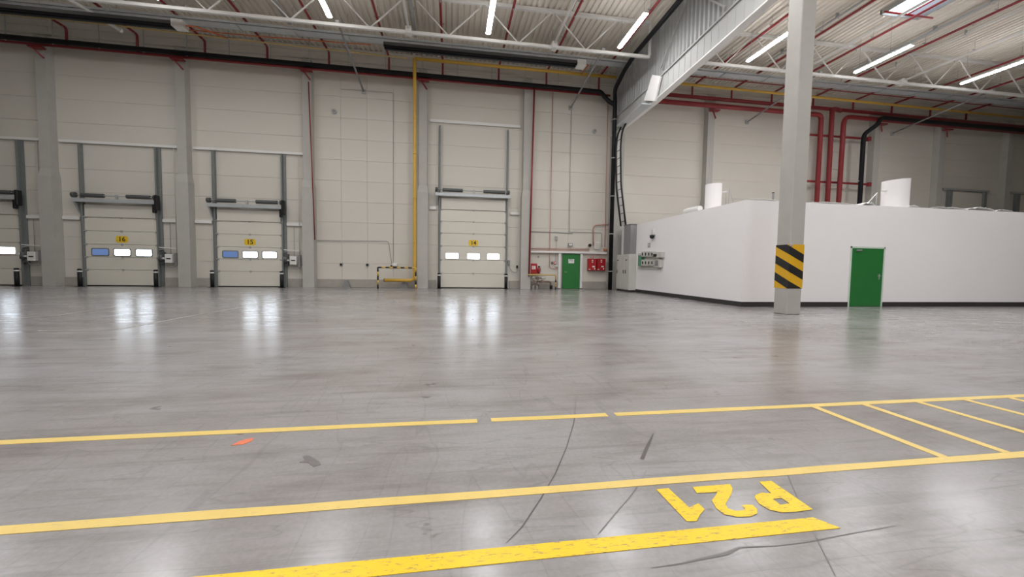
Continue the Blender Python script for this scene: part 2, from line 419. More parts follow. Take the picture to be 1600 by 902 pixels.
# ---- wall columns (shouldered concrete)
COLLAB = {-25.45: 'concrete wall column beyond the cut-off dock door', -19.48: 'concrete wall column left of door sixteen beside its black bollard', -13.52: 'concrete wall column standing between doors sixteen and fifteen',
 -7.55: 'concrete wall column right of door fifteen with red conduit', -1.56: 'concrete wall column right beside the yellow gas pipe', 4.32: 'concrete wall column between door fourteen and the fire hose cabinet',
 9.8: 'concrete column carrying the roof girder beside the black downpipe', 15.85: 'concrete wall column rising behind the corner vent cylinder', 22.1: 'concrete wall column hidden behind the striped column',
 28.0: 'concrete wall column right of the black riser pipe', 33.3: 'concrete wall column in the dim bay above the white room', 39.2: 'concrete wall column at the far dark end of the wall'}
for x in CX:
    c = MB(); big = abs(x-9.8) < .01
    wl, wu = .29, .22
    if big: wl = wu = .30
    d0, d1 = YB-.5, YB-.42
    zz = [(0, wl, d0), (5.35, wl, d0), (5.75, wu, d1), (12.0, wu, d1)]
    if big: zz = [(0, .3, 22.4), (9.22, .3, 22.4)]
    v = []; fs = []
    for z, hw, yf in zz: v += [(x-hw, yf, z), (x+hw, yf, z), (x+hw, YB-.002, z), (x-hw, YB-.002, z)]
    for k in range(len(zz)-1):
        for q in range(4): fs.append((4*k+q, 4*k+(q+1) % 4, 4*k+4+(q+1) % 4, 4*k+4+q))
    fs += [(3, 2, 1, 0), tuple(len(v)-4+q for q in range(4))]
    c.add(v, fs)
    tag(c.build('wall_column', 'concrete'), COLLAB[x], 'column', 'columns along the back wall')

# ---- white room in the right half
RX, RY, RH = 9.95, 12.2, 4.22
RH = PY(1159, 312, RY).z
room = thing('white_room', 'large windowless white rendered room built inside the hall', 'room', (RX, RY, 0))
MB().box((RX, RY+.12, .0), (RX+.12, 22.1, RH)).build('side_wall', 'box', room)
xd0, xd1 = PY(1327, 440, RY).x, PY(1378.5, 440, RY).x
zdt = PY(1352, 387, RY).z
fw = MB()
fw.box((RX, RY, 0), (xd0, RY+.12, RH)); fw.box((xd1, RY, 0), (36, RY+.12, RH)); fw.box((xd0, RY, zdt), (xd1, RY+.12, RH))
fw.build('front_wall', 'box', room)
MB().box((RX+.12, RY+.12, RH-.25), (36, 22.1, RH)).build('roof_slab', 'box', room)
for a, b in (((RX-.02, RY-.02, 0), (xd0-.04, RY, .17)), ((xd1+.04, RY-.02, 0), (36, RY, .17)), ((RX-.02, RY, 0), (RX, PX(994, 430, RX).y-.01, .17))):
    MB().box(a, b).build('skirting', 'skirt', room)
dr = MB().box((xd0+.03, RY-.015, .01), (xd1-.03, RY+.04, zdt-.03), .008).build('door', 'green', room)
dr['label'] = 'green steel side door'
fr = MB().box((xd0-.03, RY-.02, 0), (xd0+.028, RY+.0, zdt+.03)); fr.box((xd1-.028, RY-.02, 0), (xd1+.03, RY, zdt+.03)); fr.box((xd0-.03, RY-.02, zdt-.028), (xd1+.03, RY, zdt+.03))
fr.build('door_frame', mat('pale_green_frame', (.60, .70, .60), .5), room)
MB().box((xd0+.18, RY-.07, zdt-.14), (xd0+.40, RY-.015, zdt-.08), .01).build('door_closer', 'ductgrey', dr)
h = MB().box((xd1-.19, RY-.025, 1.0), (xd1-.15, RY-.015, 1.2)); h.cyl((xd1-.17, RY-.07, 1.13), (xd1-.17, RY-.015, 1.13), .012, 8); h.cyl((xd1-.29, RY-.065, 1.13), (xd1-.16, RY-.065, 1.13), .012, 8)
h.build('door_handle', 'steel', dr)

# ---- main girder with sheet infill, running towards the viewer
GX0, GX1 = 9.55, 10.10
gz0, gz1 = 9.38, 10.32
gd = thing('roof_girder', 'deep grey roof girder with ribbed sheet infill above', 'girder', (9.8, 8, gz0))
def gz(y): return 9.24+.036*max(0, 18-y)
yy_ = [YB-.01, 18, 8, YF]
def gband(x0, x1, lo, hi, name, m):
    v_ = []
    for y_ in yy_: v_ += [(x0, y_, gz(y_)+lo), (x1, y_, gz(y_)+lo), (x1, y_, gz(y_)+hi), (x0, y_, gz(y_)+hi)]
    fs_ = [(3, 2, 1, 0), tuple(len(v_)-4+q for q in range(4))]
    for k_ in range(len(yy_)-1):
        for q in range(4): fs_.append((4*k_+q, 4*k_+(q+1) % 4, 4*k_+4+(q+1) % 4, 4*k_+4+q))
    MB().add(v_, fs_).build(name, m, gd)
GX1 = 9.76
gband(GX0, GX1, .05, .86, 'girder_web', 'girder')
gband(GX0-.05, GX1+.05, 0, .052, 'bottom_flange', 'whitesteel')
gband(GX0-.07, GX1+.07, .86, .92, 'top_flange', 'girder')
sh = MB(); v = []; y = YF; i = 0; prof = []
while y < YB-.1:
    prof += [(9.72, y), (9.72, y+.10), (9.80, y+.14), (9.80, y+.24)]; y += .28
v += [(x, yy, gz(yy)+.92) for x, yy in prof]; v += [(x, yy, ZD) for x, yy in prof]
k = len(prof); sh.add(v, [(i, i+1, k+i+1, k+i) for i in range(k-1)])
sh.build('infill_sheet', 'sheet', gd)
# gusset ribs on the web
for q in range(int((YB-8)/.42)):
    yy = YB-.4-q*.42
    if yy < 8: break
    MB().box((GX0-.012, yy-.02, gz(yy)+.07), (GX0, yy+.02, gz(yy)+.84)).build('web_rib', 'girder', gd)
MB().bar((9.68, 15.5, 12.7), (9.60, 17.6, 10.6), .06, .06).build('brace', 'steel', gd)
MB().bar((9.68, 15.5, 12.7), (9.60, 13.2, 10.6), .06, .06).build('brace', 'steel', gd)

# ---- striped free-standing column
fc = thing('striped_column', 'free-standing concrete column with black and yellow hazard band', 'column', (9.79, 10.18, 0))
fx0, fx1, fy0, fy1 = 9.56, 10.02, 9.94, 10.42
MB().box((fx0, fy0, 0), (fx1, fy1, gz(10.5)), .02).build('shaft', 'concrete', fc)
zb0 = PY(1238, 451, fy0).z; zb1 = PY(1240, 382, fy0).z
MB().box((fx0-.006, fy0-.006, zb0), (fx1+.006, fy1+.006, zb1)).build('hazard_band', 'hyellow', fc)
# diagonal black stripes wrapped over left and front faces
def stripe(zl, zr, wd):
    # z on the left-face back edge and front-face right edge, u running around the corner
    W = (fy1-fy0)+(fx1-fx0)+.02; e = .010
    def z(u): return zl+(zr-zl)*u/W
    def pt(u, zz):
        if u <= fy1-fy0+.01: return (fx0-e, fy1-u, zz)
        return (fx0-e+(u-(fy1-fy0+.01)), fy0-e, zz)
    us = [0, (fy1-fy0)+.01, W]; ex = []
    for lo in (zb0, zb1):
        for off in (0, wd):
            if zr != zl:
                u = (lo-zl-off)*W/(zr-zl)
                if 0 < u < W: us.append(u)
    us = sorted(set(us)); v = []
    for u in us:
        a = min(max(z(u), zb0), zb1); c = min(max(z(u)+wd, zb0), zb1); v += [pt(u, a), pt(u, c)]
    m = MB().add(v, [(2*i, 2*i+2, 2*i+3, 2*i+1) for i in range(len(us)-1)])
    me = m.build('black_stripe', 'hblack', fc)
Hb = zb1-zb0; wd = Hb*.19; slope = -Hb*.375
for t in (.18, .575, .96):
    zl = zb0+Hb*t; stripe(zl, zl+slope, wd) if t < 1.1 else None
MB().box((fx0-.016, fy0-.03, zb1-.06), (fx0+.07, fy0-.008, zb1+.02), .01).build('band_clip', 'steel', fc)

# ---- roof truss
def truss(x0, x1, nodes, label, y=18.05):
    t = thing('roof_truss', label, 'truss', ((x0+x1)/2, y, 11.24))
    MB().box((x0, y-.065, 11.24), (x1, y+.065, 11.37), .01).build('bottom_chord', 'whitesteel', t)
    MB().box((x0, y-.08, ZD-.16), (x1, y+.08, ZD-.005), .01).build('top_chord', 'whitesteel', t)
    for k, nx in enumerate(nodes):
        for s_ in (-1, 1):
            tx = nx+s_*1.5
            if x0 <= tx <= x1: MB().bar((nx+s_*.05, y, 11.37), (tx, y, ZD-.15), .05, .05).build('diagonal', 'whitesteel', t)
    for e in (x0, x1): MB().box((e-.05, y-.05, 11.37), (e+.05, y+.05, ZD-.15)).build('end_post', 'whitesteel', t)
    return t
truss(-15.6, 9.25, [-12.8, -9.7, -6.6, -3.45, -.15, 2.95, 6.1], 'white steel roof truss spanning above the dock doors')
truss(10.45, 41.0, [13.2, 16.3, 19.4, 22.5, 25.6, 28.7, 31.8, 34.9, 38.0], 'white steel roof truss spanning above the white room')

STRUT = 0
for x, lab in ((-1.85, 'white strut tied to the truss above the yellow pipe'), (4.6, 'white strut tied to the truss above the fire hose cabinet'), (PZ(1271, 100, 11.42).x, 'white strut tied to the truss right beside the striped column'), (23.6, 'white strut tied to the truss above the wide vent')):
    s = thing('roof_strut', lab, 'strut', (x, 13, 11.3), 'roof struts')
    MB().cyl((x, 6, 11.42), (x, 17.95, 11.42), .05, 10).build('tube', 'whitesteel', s)
    MB().box((x-.12, 17.88, 11.22), (x+.12, 18.22, 11.50), .02).build('clamp', 'whitesteel', s)
# sloping grey poles between truss and wall
for x, lab in ((-4.75, 'sloping pole to the wall over the yellow rail'), (6.95, 'sloping pole to the wall over the green side door'), (18.6, 'sloping pole to the wall beyond the striped column'), (29.6, 'sloping pole to the wall in the dim bay')):
    s = thing('brace_pole', 'grey steel '+lab, 'pole', (x, 20.5, 10.7), 'sloping brace poles')
    MB().cyl((x, 18.1, 11.42), (x, 23.0, 10.72), .045, 10).build('tube', 'ductgrey', s)
    MB().box((x-.10, 23.0, 10.6), (x+.10, 23.095, 10.84), .01).build('wall_plate', 'steel', s)
    MB().box((x-.07, 18.0, 11.37), (x+.07, 18.2, 11.48)).build('clamp', 'steel', s)

s = thing('roof_strut', 'thick white strut ending in a cap above the dock door numbered sixteen', 'strut', (-14.5, 18.5, 11.5))
p0, p1 = PZ(100, -6, 11.76), PZ(186, 46, 11.76)
MB().cyl(p0, p1, .07, 12).build('tube', 'whitesteel', s)
MB().cyl(p1, p1+(p1-p0).normalized()*.12, .095, 12).build('end_cap', 'white', s)
ph = p0.lerp(p1, .16); MB().cyl(ph, ph+Vector((0, 0, ZD-11.76+.05)), .012, 6).build('hanger', 'steel', s)

# ---- LED strip lights
LROW = [(-17.3, 'over the gap beyond door sixteen'), (-11.1, 'above door fifteen'), (-4.9, 'above the bay with the yellow guard rail'), (1.53, 'above door fourteen'), (7.5, 'beside the roof girder above the green side door'),
        (14.0, 'just beyond the girder behind the striped column'), (20.03, 'above the middle of the white room'), (26.6, 'at the dim end above the white room')]
for r, y0 in enumerate((15.0, 9.0, 3.0, -3.0, -9.0)):
    for x, lab in LROW:
        if r and (x > 24 or x < -15): continue
        off = '_offscreen' if (r or x < -8) else ''       # the rows overhead and behind go on as the row in view does
        lab2 = 'lit white LED strip light hung '+lab if r == 0 else 'lit white LED strip light in the rows nearer than the truss'
        s = thing('strip_light'+off, lab2, 'light', (x, y0+1.25, 11.2), 'LED strip lights under the roof')
        MB().box((x-.085, y0, 11.27), (x+.085, y0+2.5, 11.36), .01).build('housing', 'white', s)
        pts = [(x-.10+.20*k/8, 11.27-.03*math.sin(math.pi*k/8)) for k in range(9)]
        MB().prism(pts, 1, y0+.01, y0+2.49).build('diffuser'+off, 'led', s)
        if r == 0:
            for yy in (y0+(.9 if 19 < x < 21 else .2), y0+2.3): MB().cyl((x, yy, 11.36), (x, yy, ZD-.002), .008, 5).build('wire', 'steel', s)

# ---- galvanised cable tray along the wall side
ty0, ty1, tz = 20.02, 20.55, 12.0
tr = thing('cable_tray', 'wide galvanised cable tray hung along the roof', 'cable tray', (0, 20.1, tz))
for a, b in ((-33, 9.4), (10.3, 46)):
    MB().box((a, ty0, tz), (b, ty1, tz+.015)).build('tray_floor', 'tray', tr)
    MB().box((a, ty0, tz), (b, ty0+.02, tz+.12)).build('tray_edge', 'tray', tr); MB().box((a, ty1-.02, tz), (b, ty1, tz+.12)).build('tray_edge', 'tray', tr)
x = -31.5
while x < 44:
    if not 9 < x < 10.8:
        while any(abs(x-b_) < .2 for b_ in (-18.3, -15.3, -12.3, -9.4, -6.4, -3.35, -.5, 2.6, 5.35, 8.5, 14.45, 17.1, 19.9, 22.9, 25.9, 28.9, 32, 35)): x += .15
        q = MB().box((x-.02, ty0-.06, tz-.04), (x+.02, ty1+.06, tz)); q.cyl((x, ty0-.04, tz), (x, ty0-.04, ZD), .008, 5); q.cyl((x, ty1+.04, tz), (x, ty1+.04, ZD), .008, 5)
        q.build('hanger', 'steel', tr)
    x += 2.4

# ---- grey conduits following the deck ribs
for (a_, b_, wd_), lab in ((((425, 0), (470, 60), .16), 'right of the dock door numbered fifteen'), (((648, 2), (656, 50), .14), 'above the tall door beside the yellow pipe'), (((1565, 0), (1447, 51), .16), 'beyond the skylight hatch'), (((1600, 15), (1520, 46), .07), 'pale and thin, beyond the skylight hatch'), (((1330, 14), (1275, 48), .12), 'between the striped column and the skylight hatch')):
    x = (PZ(*a_, 12.75).x+PZ(*b_, 12.75).x)/2
    if -2.2 < x < -1: x = -1.80          # clear of the truss diagonals
    s = thing('roof_conduit', 'grey flat conduit under the deck '+lab, 'conduit', (x, 12, 12.82), 'flat conduits under the roof deck')
    MB().box((x-wd_/2, 0, 12.72), (x+wd_/2, 21 if x < 9 else 19.85, 12.78), .01).build('channel', 'whitesteel' if wd_ < .1 else 'sheet', s)
    for yy in (6, 10, 14, 16, 19): MB().box((x-wd_/2-.02, yy-.02, 12.71), (x+wd_/2+.02, yy+.02, ZD-.002)).build('clip', 'steel', s)

def PIPE_Z(x):
    p_, q_ = PY(120, 33, 21.4), PY(400, 65, 21.4); return p_.z+(q_.z-p_.z)*(x-p_.x)/(q_.x-p_.x)
# ---- gas radiant tube heaters
for x0, x1, lab in ((-30, -11.75, 'dark radiant tube heater above the dock door numbered sixteen'), (-3.1, 6.1, 'long dark radiant tube heater above the tall door')):
    s = thing('radiant_heater', lab, 'heater', ((x0+x1)/2, 19.45, 11.25), 'radiant heaters')
    rp = MB(); v = []
    for xx in (x0, x1): v += [(xx, 19.20, 11.30), (xx, 19.30, 11.50), (xx, 19.60, 11.50), (xx, 19.70, 11.30)]
    rp.add(v, [(0, 1, 5, 4), (1, 2, 6, 5), (2, 3, 7, 6)]); rp.build('reflector', 'spring', s)
    for yy in (19.35, 19.55): MB().cyl((x0, yy, 11.34), (x1, yy, 11.34), .055, 10).build('burner_tube', 'blackpipe', s)
    MB().box((x1, 19.22, 11.25), (x1+.45, 19.68, 11.55), .02).build('burner_box', 'white', s)
    MB().tube([(x1+.45, 19.45, 11.4), (x1+.7, 19.6, 11.5), (x1+.9, 20.7, 11.85), (x1+1.1, 21.4, PIPE_Z(x1+1.1)) if x1 < 0 else (x1+1.1, 21.93, 12.15)], .03, 8, bend=.3).build('gas_hose', 'orange', s)
    for k in range(3):
        xx = x0+(x1-x0)*(k+.6)/3
        MB().cyl((xx, 19.45, 11.5), (xx, 19.45, ZD), .01, 5).build('hanger', 'steel', s)

# ---- yellow gas line
gas = thing('gas_pipe', 'yellow gas pipe along the roof dropping to the floor guard', 'pipe', (-1.9, 22.0, 0))
xg = PY(648, 300, 22.55).x
MB().tube([(-1.95, 22.0, 12.2), (9.3, 22.0, 12.2)], .085, 12).build('roof_run', 'yellow', gas)
xe = PY(601, 438, 22.55).x; ze = PY(601, 438, 22.55).z
MB().tube([(-1.95, 22.0, 12.2), (-1.96, 22.05, 11.25), (xg, 22.55, 10.5), (xg, 22.55, ze), (xe, 22.55, ze)], .095, 12, bend=.3).build('riser', 'yellow', gas)
for z in (2.6, 5.0, 7.4, 9.3): MB().cyl((xg, 22.55, z-.03), (xg, 22.55, z+.03), .108, 12).build('coupling', 'yellow', gas)
MB().cyl((xe-.05, 22.55, ze), (xe, 22.55, ze), .10, 12).build('end_cap', 'brown', gas)
tag(MB().tube([(10.4, 22.0, 12.2), (46, 22.0, 12.0)], .075, 10).build('gas_pipe', 'yellow'), 'yellow gas pipe running along the roof above the white room', 'pipe')
tag(MB().tube([PY(-150, 6, 21.4), PY(120, 33, 21.4), PY(400, 65, 21.4), PY(636, 91, 21.4)], .035, 8).build('gas_pipe', 'thinyellow'), 'thin pale yellow pipe under the deck above doors fifteen and sixteen', 'pipe')

# ---- black rainwater pipes
bp_ = thing('rainwater_pipe', 'black rainwater pipe along the wall top with downpipe by the girder', 'pipe', (9.3, 22.3, 0))
xdn = min(PY(961, 300, 22.2).x, 9.35)
MB().tube([(-33, 22.42, 11.72), (8.55, 22.42, 11.52), (8.75, 22.42, 11.3), (9.05, 22.35, 10.95), (xdn, 22.2, 10.75), (xdn, 22.2, .0)], .12, 12, bend=.25).build('main_run', 'blackpipe', bp_)
MB().tube([(9.0, 6, 12.2), (9.0, 19.0, 11.95), (9.0, 20.3, 11.72), (9.05, 21.6, 11.3), (xdn, 22.2, 10.9), (xdn, 22.2, 10.5)], .11, 12, bend=.3).build('roof_branch', 'blackpipe', bp_)
for z in (1.1, 3.3, 5.5, 7.7, 9.9): MB().cyl((xdn, 22.2, z-.025), (xdn, 22.2, z+.025), .132, 14).build('clip', 'steel', bp_)
x = -32
while x < 8.4:
    MB().box((x-.02, 22.40, 11.50), (x+.02, 22.44, ZD)).build('hanger', 'steel', bp_); x += 1.9
bq = thing('rainwater_pipe', 'black rainwater pipe turning down behind the white room roof', 'pipe', (26.2, 22.3, 4.2))
p1, p2, p3, p4 = PY(1376, 184, 21.9), PY(1372, 194, 21.9), PY(1351, 209, 22.25), PY(1343, 318, 22.25)
MB().tube([PY(1650, 208, 21.9), p1, p2, p3, (p4.x, 22.25, p3.z-.4), (p4.x, 22.25, 3.6)], .13, 12, bend=.25).build('main_run', 'blackpipe', bq)
for z in (5.2, 7.2): MB().cyl((p4.x, 22.3, z-.03), (p4.x, 22.3, z+.03), .145, 14).build('clip', 'steel', bq)

# ---- red sprinkler mains and branches
tag(MB().tube([(-33, 22.60, 11.585), (9.2, 22.60, 11.42)], .062, 10).build('sprinkler_main', 'red'), 'red sprinkler main tucked behind the black pipe', 'pipe')
zA, zB = PY(1100, 153, 22.55).z, PY(1100, 164, 22.35).z
tag(MB().tube([(10.3, 22.55, zA), (24.6, 22.55, zA), (46, 22.55, zA-.1)], .11, 12).build('sprinkler_main', 'red'), 'upper red sprinkler main above the white room', 'pipe')
rx = [PY(px, 260, 22.4).x for px in (1278, 1295, 1312)]
rz = 3.7
tag(MB().tube([(10.3, 22.35, zB), (rx[0], 22.35, zB), (rx[0], 22.35, rz)], .14, 12, bend=.3).build('sprinkler_riser', 'red'), 'lower red main bending down to the riser beside the striped column', 'pipe')
tag(MB().tube([(rx[1]+.9, 22.6, zA-.02), (rx[1]+.3, 22.5, zA), (rx[1], 22.38, zA-.1), (rx[1], 22.35, rz)], .14, 12, bend=.25).build('sprinkler_riser', 'red'), 'middle one of three red riser pipes on the wall', 'pipe')
tag(MB().tube([(46, 22.3, zB-.05), (rx[2], 22.3, zB), (rx[2], 22.35, rz)], .14, 12, bend=.5).build('sprinkler_riser', 'red'), 'red riser bending into the main beside the black riser', 'pipe')
for py, lab in ((211, 'upper red support bar crossing the three risers'), (284, 'lower red support bar crossing the three risers')):
    a, c = PY(1258, py-1, 22.62), PY(1357, py+3, 22.62)
    s = thing('support_bar', lab, 'bar', ((a.x+c.x)/2, 22.6, a.z))
    MB().box((a.x, 22.56, a.z-.06), (c.x, 22.66, a.z+.06), .01).build('bar', 'red', s)
    MB().box((c.x-.1, 22.50, a.z-.13), (c.x+.12, 22.7, a.z+.13), .02).build('end_bracket', 'red', s)
BX = [-18.3, -15.3, -12.3, -9.4, -6.4, -3.35, -.5, 2.6, 5.35, 8.5, 14.45, 17.1, 19.9, 22.9, 25.9, 28.9, 32, 35]
BN = ['beyond the cut-off door', 'over door sixteen', 'over the column between doors sixteen and fifteen', 'over door fifteen', 'right of the column by door fifteen', 'over the bay with the yellow rail', 'over door fourteen on the yellow pipe side', 'over door fourteen on the fire hose side', 'over the fire hose cabinet', 'beside the girder',
      'first beyond the girder', 'second beyond the girder', 'third beyond the girder', 'fourth beyond the girder', 'over the vent cylinder', 'over the black riser', 'in the dim bay', 'last in the dim bay']
for i, (x, nm) in enumerate(zip(BX, BN)):
    s = thing('sprinkler_branch', 'red sprinkler branch pipe under the deck '+nm, 'pipe', (x, 14, 12.3), 'sprinkler branch pipes')
    zt = 11.585-(x+33)*.165/42.2+.012 if x < 9 else zA+.062
    MB().tube([(x, -6, 12.42), (x, 22.62, 12.42), (x, 22.62, zt+.05)], .055, 8, bend=.12).build('pipe', 'darkred', s)
    for yy in (8, 11, 14, 16.6, 19.2, 21.6):
        if 19 < x < 20.5 and yy == 14: continue      # under the skylight hatch
        hgr = MB().cyl((x, yy, 12.44), (x, yy, ZD), .01, 5); hgr.box((x-.14, yy-.02, 12.47), (x+.14, yy+.02, 12.51)); hgr.build('hanger', 'steel', s)
        MB().tube([(x, yy+.8, 12.38), (x, yy+.8, 12.28)], [.03, .015], 6).build('sprinkler_head', 'steel', s)
tag(MB().tube([PY(285, 46, 21.2), PY(412, 57.5, 21.2), PY(580, 70, 21.2)], .025, 8).build('copper_line', 'orange'), 'thin orange line under the deck left of the yellow pipe', 'pipe')
tag(MB().tube([(10.6, 21.2, 12.25), (44, 21.2, 12.2)], .03, 8).build('copper_line', 'darkred'), 'thin red line under the deck above the white room', 'pipe')
# red pipe brackets on column heads
for x, lab in ((-19.48, 'left of door sixteen'), (-13.52, 'between doors sixteen and fifteen'), (-7.55, 'right of door fifteen'), (-1.56, 'beside the yellow pipe'), (15.85, 'behind the corner vent'), (28.0, 'by the black riser'), (33.3, 'in the dim bay')):
    br = MB()
    z = 11.33 if x < 9 else zB-.22
    br.box((x-.24, 22.34, z-.035), (x+.34, 22.62, z+.035), .01); br.bar((x+.22, 22.60, z-.42), (x-.12, 22.42, z), .06, .06)
    tag(br.build('pipe_bracket', 'darkred'), 'red pipe bracket on the head of the column '+lab, 'bracket', 'red pipe brackets')

# ---- roof skylight hatch
sl = thing('roof_skylight', 'bright roof skylight hatch with red pipe across it', 'skylight', (20.6, 13.6, ZD-.1))
a, c = PZ(1375, 22, 12.8), PZ(1440, 27, 12.8)
sx0, sx1, sy1 = a.x, c.x, a.y; sy0 = sy1-2.2; mx = (sx0+sx1)/2
q = MB()
for u in ((sx0, sy0, sx0+.06, sy1), (sx1-.06, sy0, sx1, sy1), (sx0, sy0, sx1, sy0+.06), (sx0, sy1-.06, sx1, sy1)):
    q.box((u[0], u[1], ZD-.2), (u[2], u[3], ZD+.0))
q.build('hatch_frame', 'steel', sl)
MB().box((sx0+.06, sy0+.06, ZD-.06), (mx+.25, sy1-.06, ZD-.04)).build('pane', 'sky', sl)
MB().box((mx+.27, sy0+.06, ZD-.06), (sx1-.06, sy1-.06, ZD-.04)).build('pane', 'skydim', sl)
MB().cyl((sx0-.2, sy1-.35, ZD-.28), (sx1+.3, sy1-.35, ZD-.28), .04, 8).build('red_bar', 'redbox', sl)
MB().cyl((mx, sy0, ZD-.26), (mx, sy1-.3, ZD-.26), .03, 8).build('red_bar', 'redbox', sl)

# ================================================================== OBJECTS AT THE BACK WALL
# bollards
for px, py, lab in ((27, 447, 'by the cut-off dock door'), (125.5, 448, 'on the column side of door sixteen'), (244, 448, 'by the control box of door sixteen'), (332, 449, 'on the column side of door fifteen'), (440.5, 449, 'by the control box of door fifteen'), (686, 451, 'at door fourteen on the yellow pipe side'), (790.5, 451, 'at door fourteen on the hanging cable side')):
    x = PY(px, py, 22.35).x; y = 22.35
    s = thing('bollard', 'short black bollard with white band '+lab, 'bollard', (x, y, 0), 'black bollards at the dock doors')
    MB().cyl((x, y, .02), (x, y, .72), .09, 16).build('post', 'black', s)
    MB().cyl((x, y, .72), (x, y, .79), .092, 16).build('white_band', 'white', s)
    MB().tube([(x, y, .79), (x, y, .86), (x, y, .885)], [.09, .088, .05], 16).build('cap', 'black', s)
    MB().box((x-.13, y-.13, 0), (x+.13, y+.13, .02), .005).build('base_plate', 'black', s)
# door controls
for x, lab in ((-20.68, 'beside the cut-off dock door'), (-14.68, 'beside door sixteen'), (-8.72, 'beside door fifteen')):
    s = thing('control_box', 'white door control box with dark motor '+lab, 'control box', (x+.35, 22.9, 1.15), 'door control boxes')
    MB().box((x+.18, 22.74, 1.22), (x+.52, 22.98, 1.68), .02).build('housing', 'white', s)
    MB().box((x+.27, 22.725, 1.42), (x+.46, 22.74, 1.48)).build('label_strip', 'black', s)
    m_ = MB().cyl((x-.02, 22.78, 1.32), (x-.02, 22.78, 1.66), .10, 14); m_.box((x-.10, 22.82, 1.15), (x+.08, 23.02, 1.8), .02); m_.build('motor', 'spring', s)
    MB().cyl((x+.02, 22.76, 1.45), (x+.18, 22.76, 1.45), .05, 10).build('shaft', 'silver', s)
    MB().box((x+.56, 22.85, 1.1), (x+.68, 23.0, 1.75), .01).build('back_plate', 'ductgrey', s)
    MB().bar((x-.15, 22.9, 2.02), (x+.66, 22.9, 1.98), .05, .05).build('bracket_arm', 'whitesteel', s)
    MB().bar((x-.15, 22.9, 1.90), (x+.40, 22.9, 2.0), .03, .03).build('bracket_arm', 'steel', s)
    MB().tube([(x+.15, 22.8, 1.22), (x+.3, 22.76, 1.02), (x+.55, 22.76, .98), (x+.75, 22.85, 1.12), (x+.78, 22.9, 1.3)], .014, 6, bend=.1).build('cable', 'ductgrey', s)
    MB().cyl((x+.35, 22.95, 1.68), (x+.35, 22.95, 3.3), .012, 6).build('conduit', 'ductgrey', s)
    MB().cyl((x+.62, 22.962, 1.75), (x+.62, 22.962, 7.1), .016, 6).build('conduit', 'panel', s)

# hanging cable beside door fourteen
s = thing('door_switch', 'small grey switch with looping cable right of door fourteen', 'switch', (3.7, 23.0, 1.1))
a, c = PY(795, 410, 23.05), PY(808, 418, 23.05)
MB().box((a.x-.07, 23.0, a.z-.12), (a.x+.07, 23.095, a.z+.12), .01).build('switch_box', 'ductgrey', s)
MB().tube([(a.x, 23.03, a.z-.1), (a.x+.1, 23.0, a.z-.45), (a.x+.3, 23.0, a.z-.6), (c.x, 23.0, c.z-.3), (c.x, 23.03, c.z)], .016, 6, bend=.15).build('cable', 'ductgrey', s)
MB().box((c.x-.05, 23.0, c.z-.05), (c.x+.05, 23.095, c.z+.12), .01).build('socket', 'black', s)

# yellow and black guard rail around gas pipe foot
gr = thing('guard_rail', 'yellow and black striped guard rail around the gas pipe foot', 'guard rail', (-3, 22.2, 0))
gl, gt = PY(590.5, 449, 22.2).x, PY(590, 418, 22.2).z; gR = -1.90
def striped(p, q, n, r, first):
    p, q = Vector(p), Vector(q)
    for i in range(n):
        black = (i+first) % 2 == 0
        MB().cyl(p.lerp(q, i/n), p.lerp(q, (i+1)/n), r, 12).build('black_stripe' if black else 'yellow_stripe', 'hblack' if black else 'yellow', gr)
striped((gl, 22.2, 0), (gl, 22.2, gt), 5, .045, 0)
striped((gl, 22.2, gt), (gR, 22.2, gt), 10, .045, 0)
striped((gR, 22.2, gt), (gR, 22.2, 0), 5, .045, 1)
for px, lab in ((541, 'left of the striped guard rail'), (631, 'under the yellow gas pipe')):
    x = PY(px, 446, 22.8).x
    tag(MB().prism([(x-.22, 0), (x+.22, 0), (x+.06, .42), (x-.06, .42)], 1, 22.72, 22.98).build('wheel_chock', 'ductgrey'), 'dark wedge standing against the plinth '+lab, 'wedge', 'dark wedges')

# thin conduits and small fittings of the bay with the yellow pipe
def conduit(pts, r, m, name, label, y=23.06, cat='conduit', bend=.12):
    tag(MB().tube([PY(p[0], p[1], y) for p in pts], r, 6, bend=bend).build(name, m), label, cat)
conduit([(482, 128), (492, 375)], .03, 'darkred', 'conduit', 'thin red conduit down the column right of door fifteen', 22.56)
conduit([(494, 376), (607, 377), (612, 412)], .012, 'ductgrey', 'conduit', 'thin grey conduit crossing the bay to the guard rail')
conduit([(533, 139), (615, 145), (614.5, 410)], .010, 'sheet', 'conduit', 'faint grey conduit framing the panels left of the gas pipe')
p = PY(617, 414, 23.0)
s = thing('sensor_box', 'small white sensor box above the striped guard rail', 'sensor', p)
MB().box((p.x-.14, 22.92, p.z-.08), (p.x+.14, 23.09, p.z+.08), .02).build('housing', 'white', s)
MB().box((p.x-.24, 22.98, p.z-.1), (p.x-.15, 23.09, p.z-.02), .01).build('plug', 'black', s)
for px, py, lab in ((533, 413.5, 'under the left panel joint'), (574, 414, 'under the middle panel joint')):
    q = PY(px, py, 23.05); s = thing('wall_socket', 'small black wall socket '+lab, 'socket', q, 'black wall sockets')
    MB().box((q.x-.08, 23.03, q.z-.08), (q.x+.08, 23.095, q.z+.08), .02).build('plate', 'ductgrey', s)
    MB().cyl((q.x, 22.99, q.z), (q.x, 23.03, q.z), .055, 10).build('plug', 'black', s)
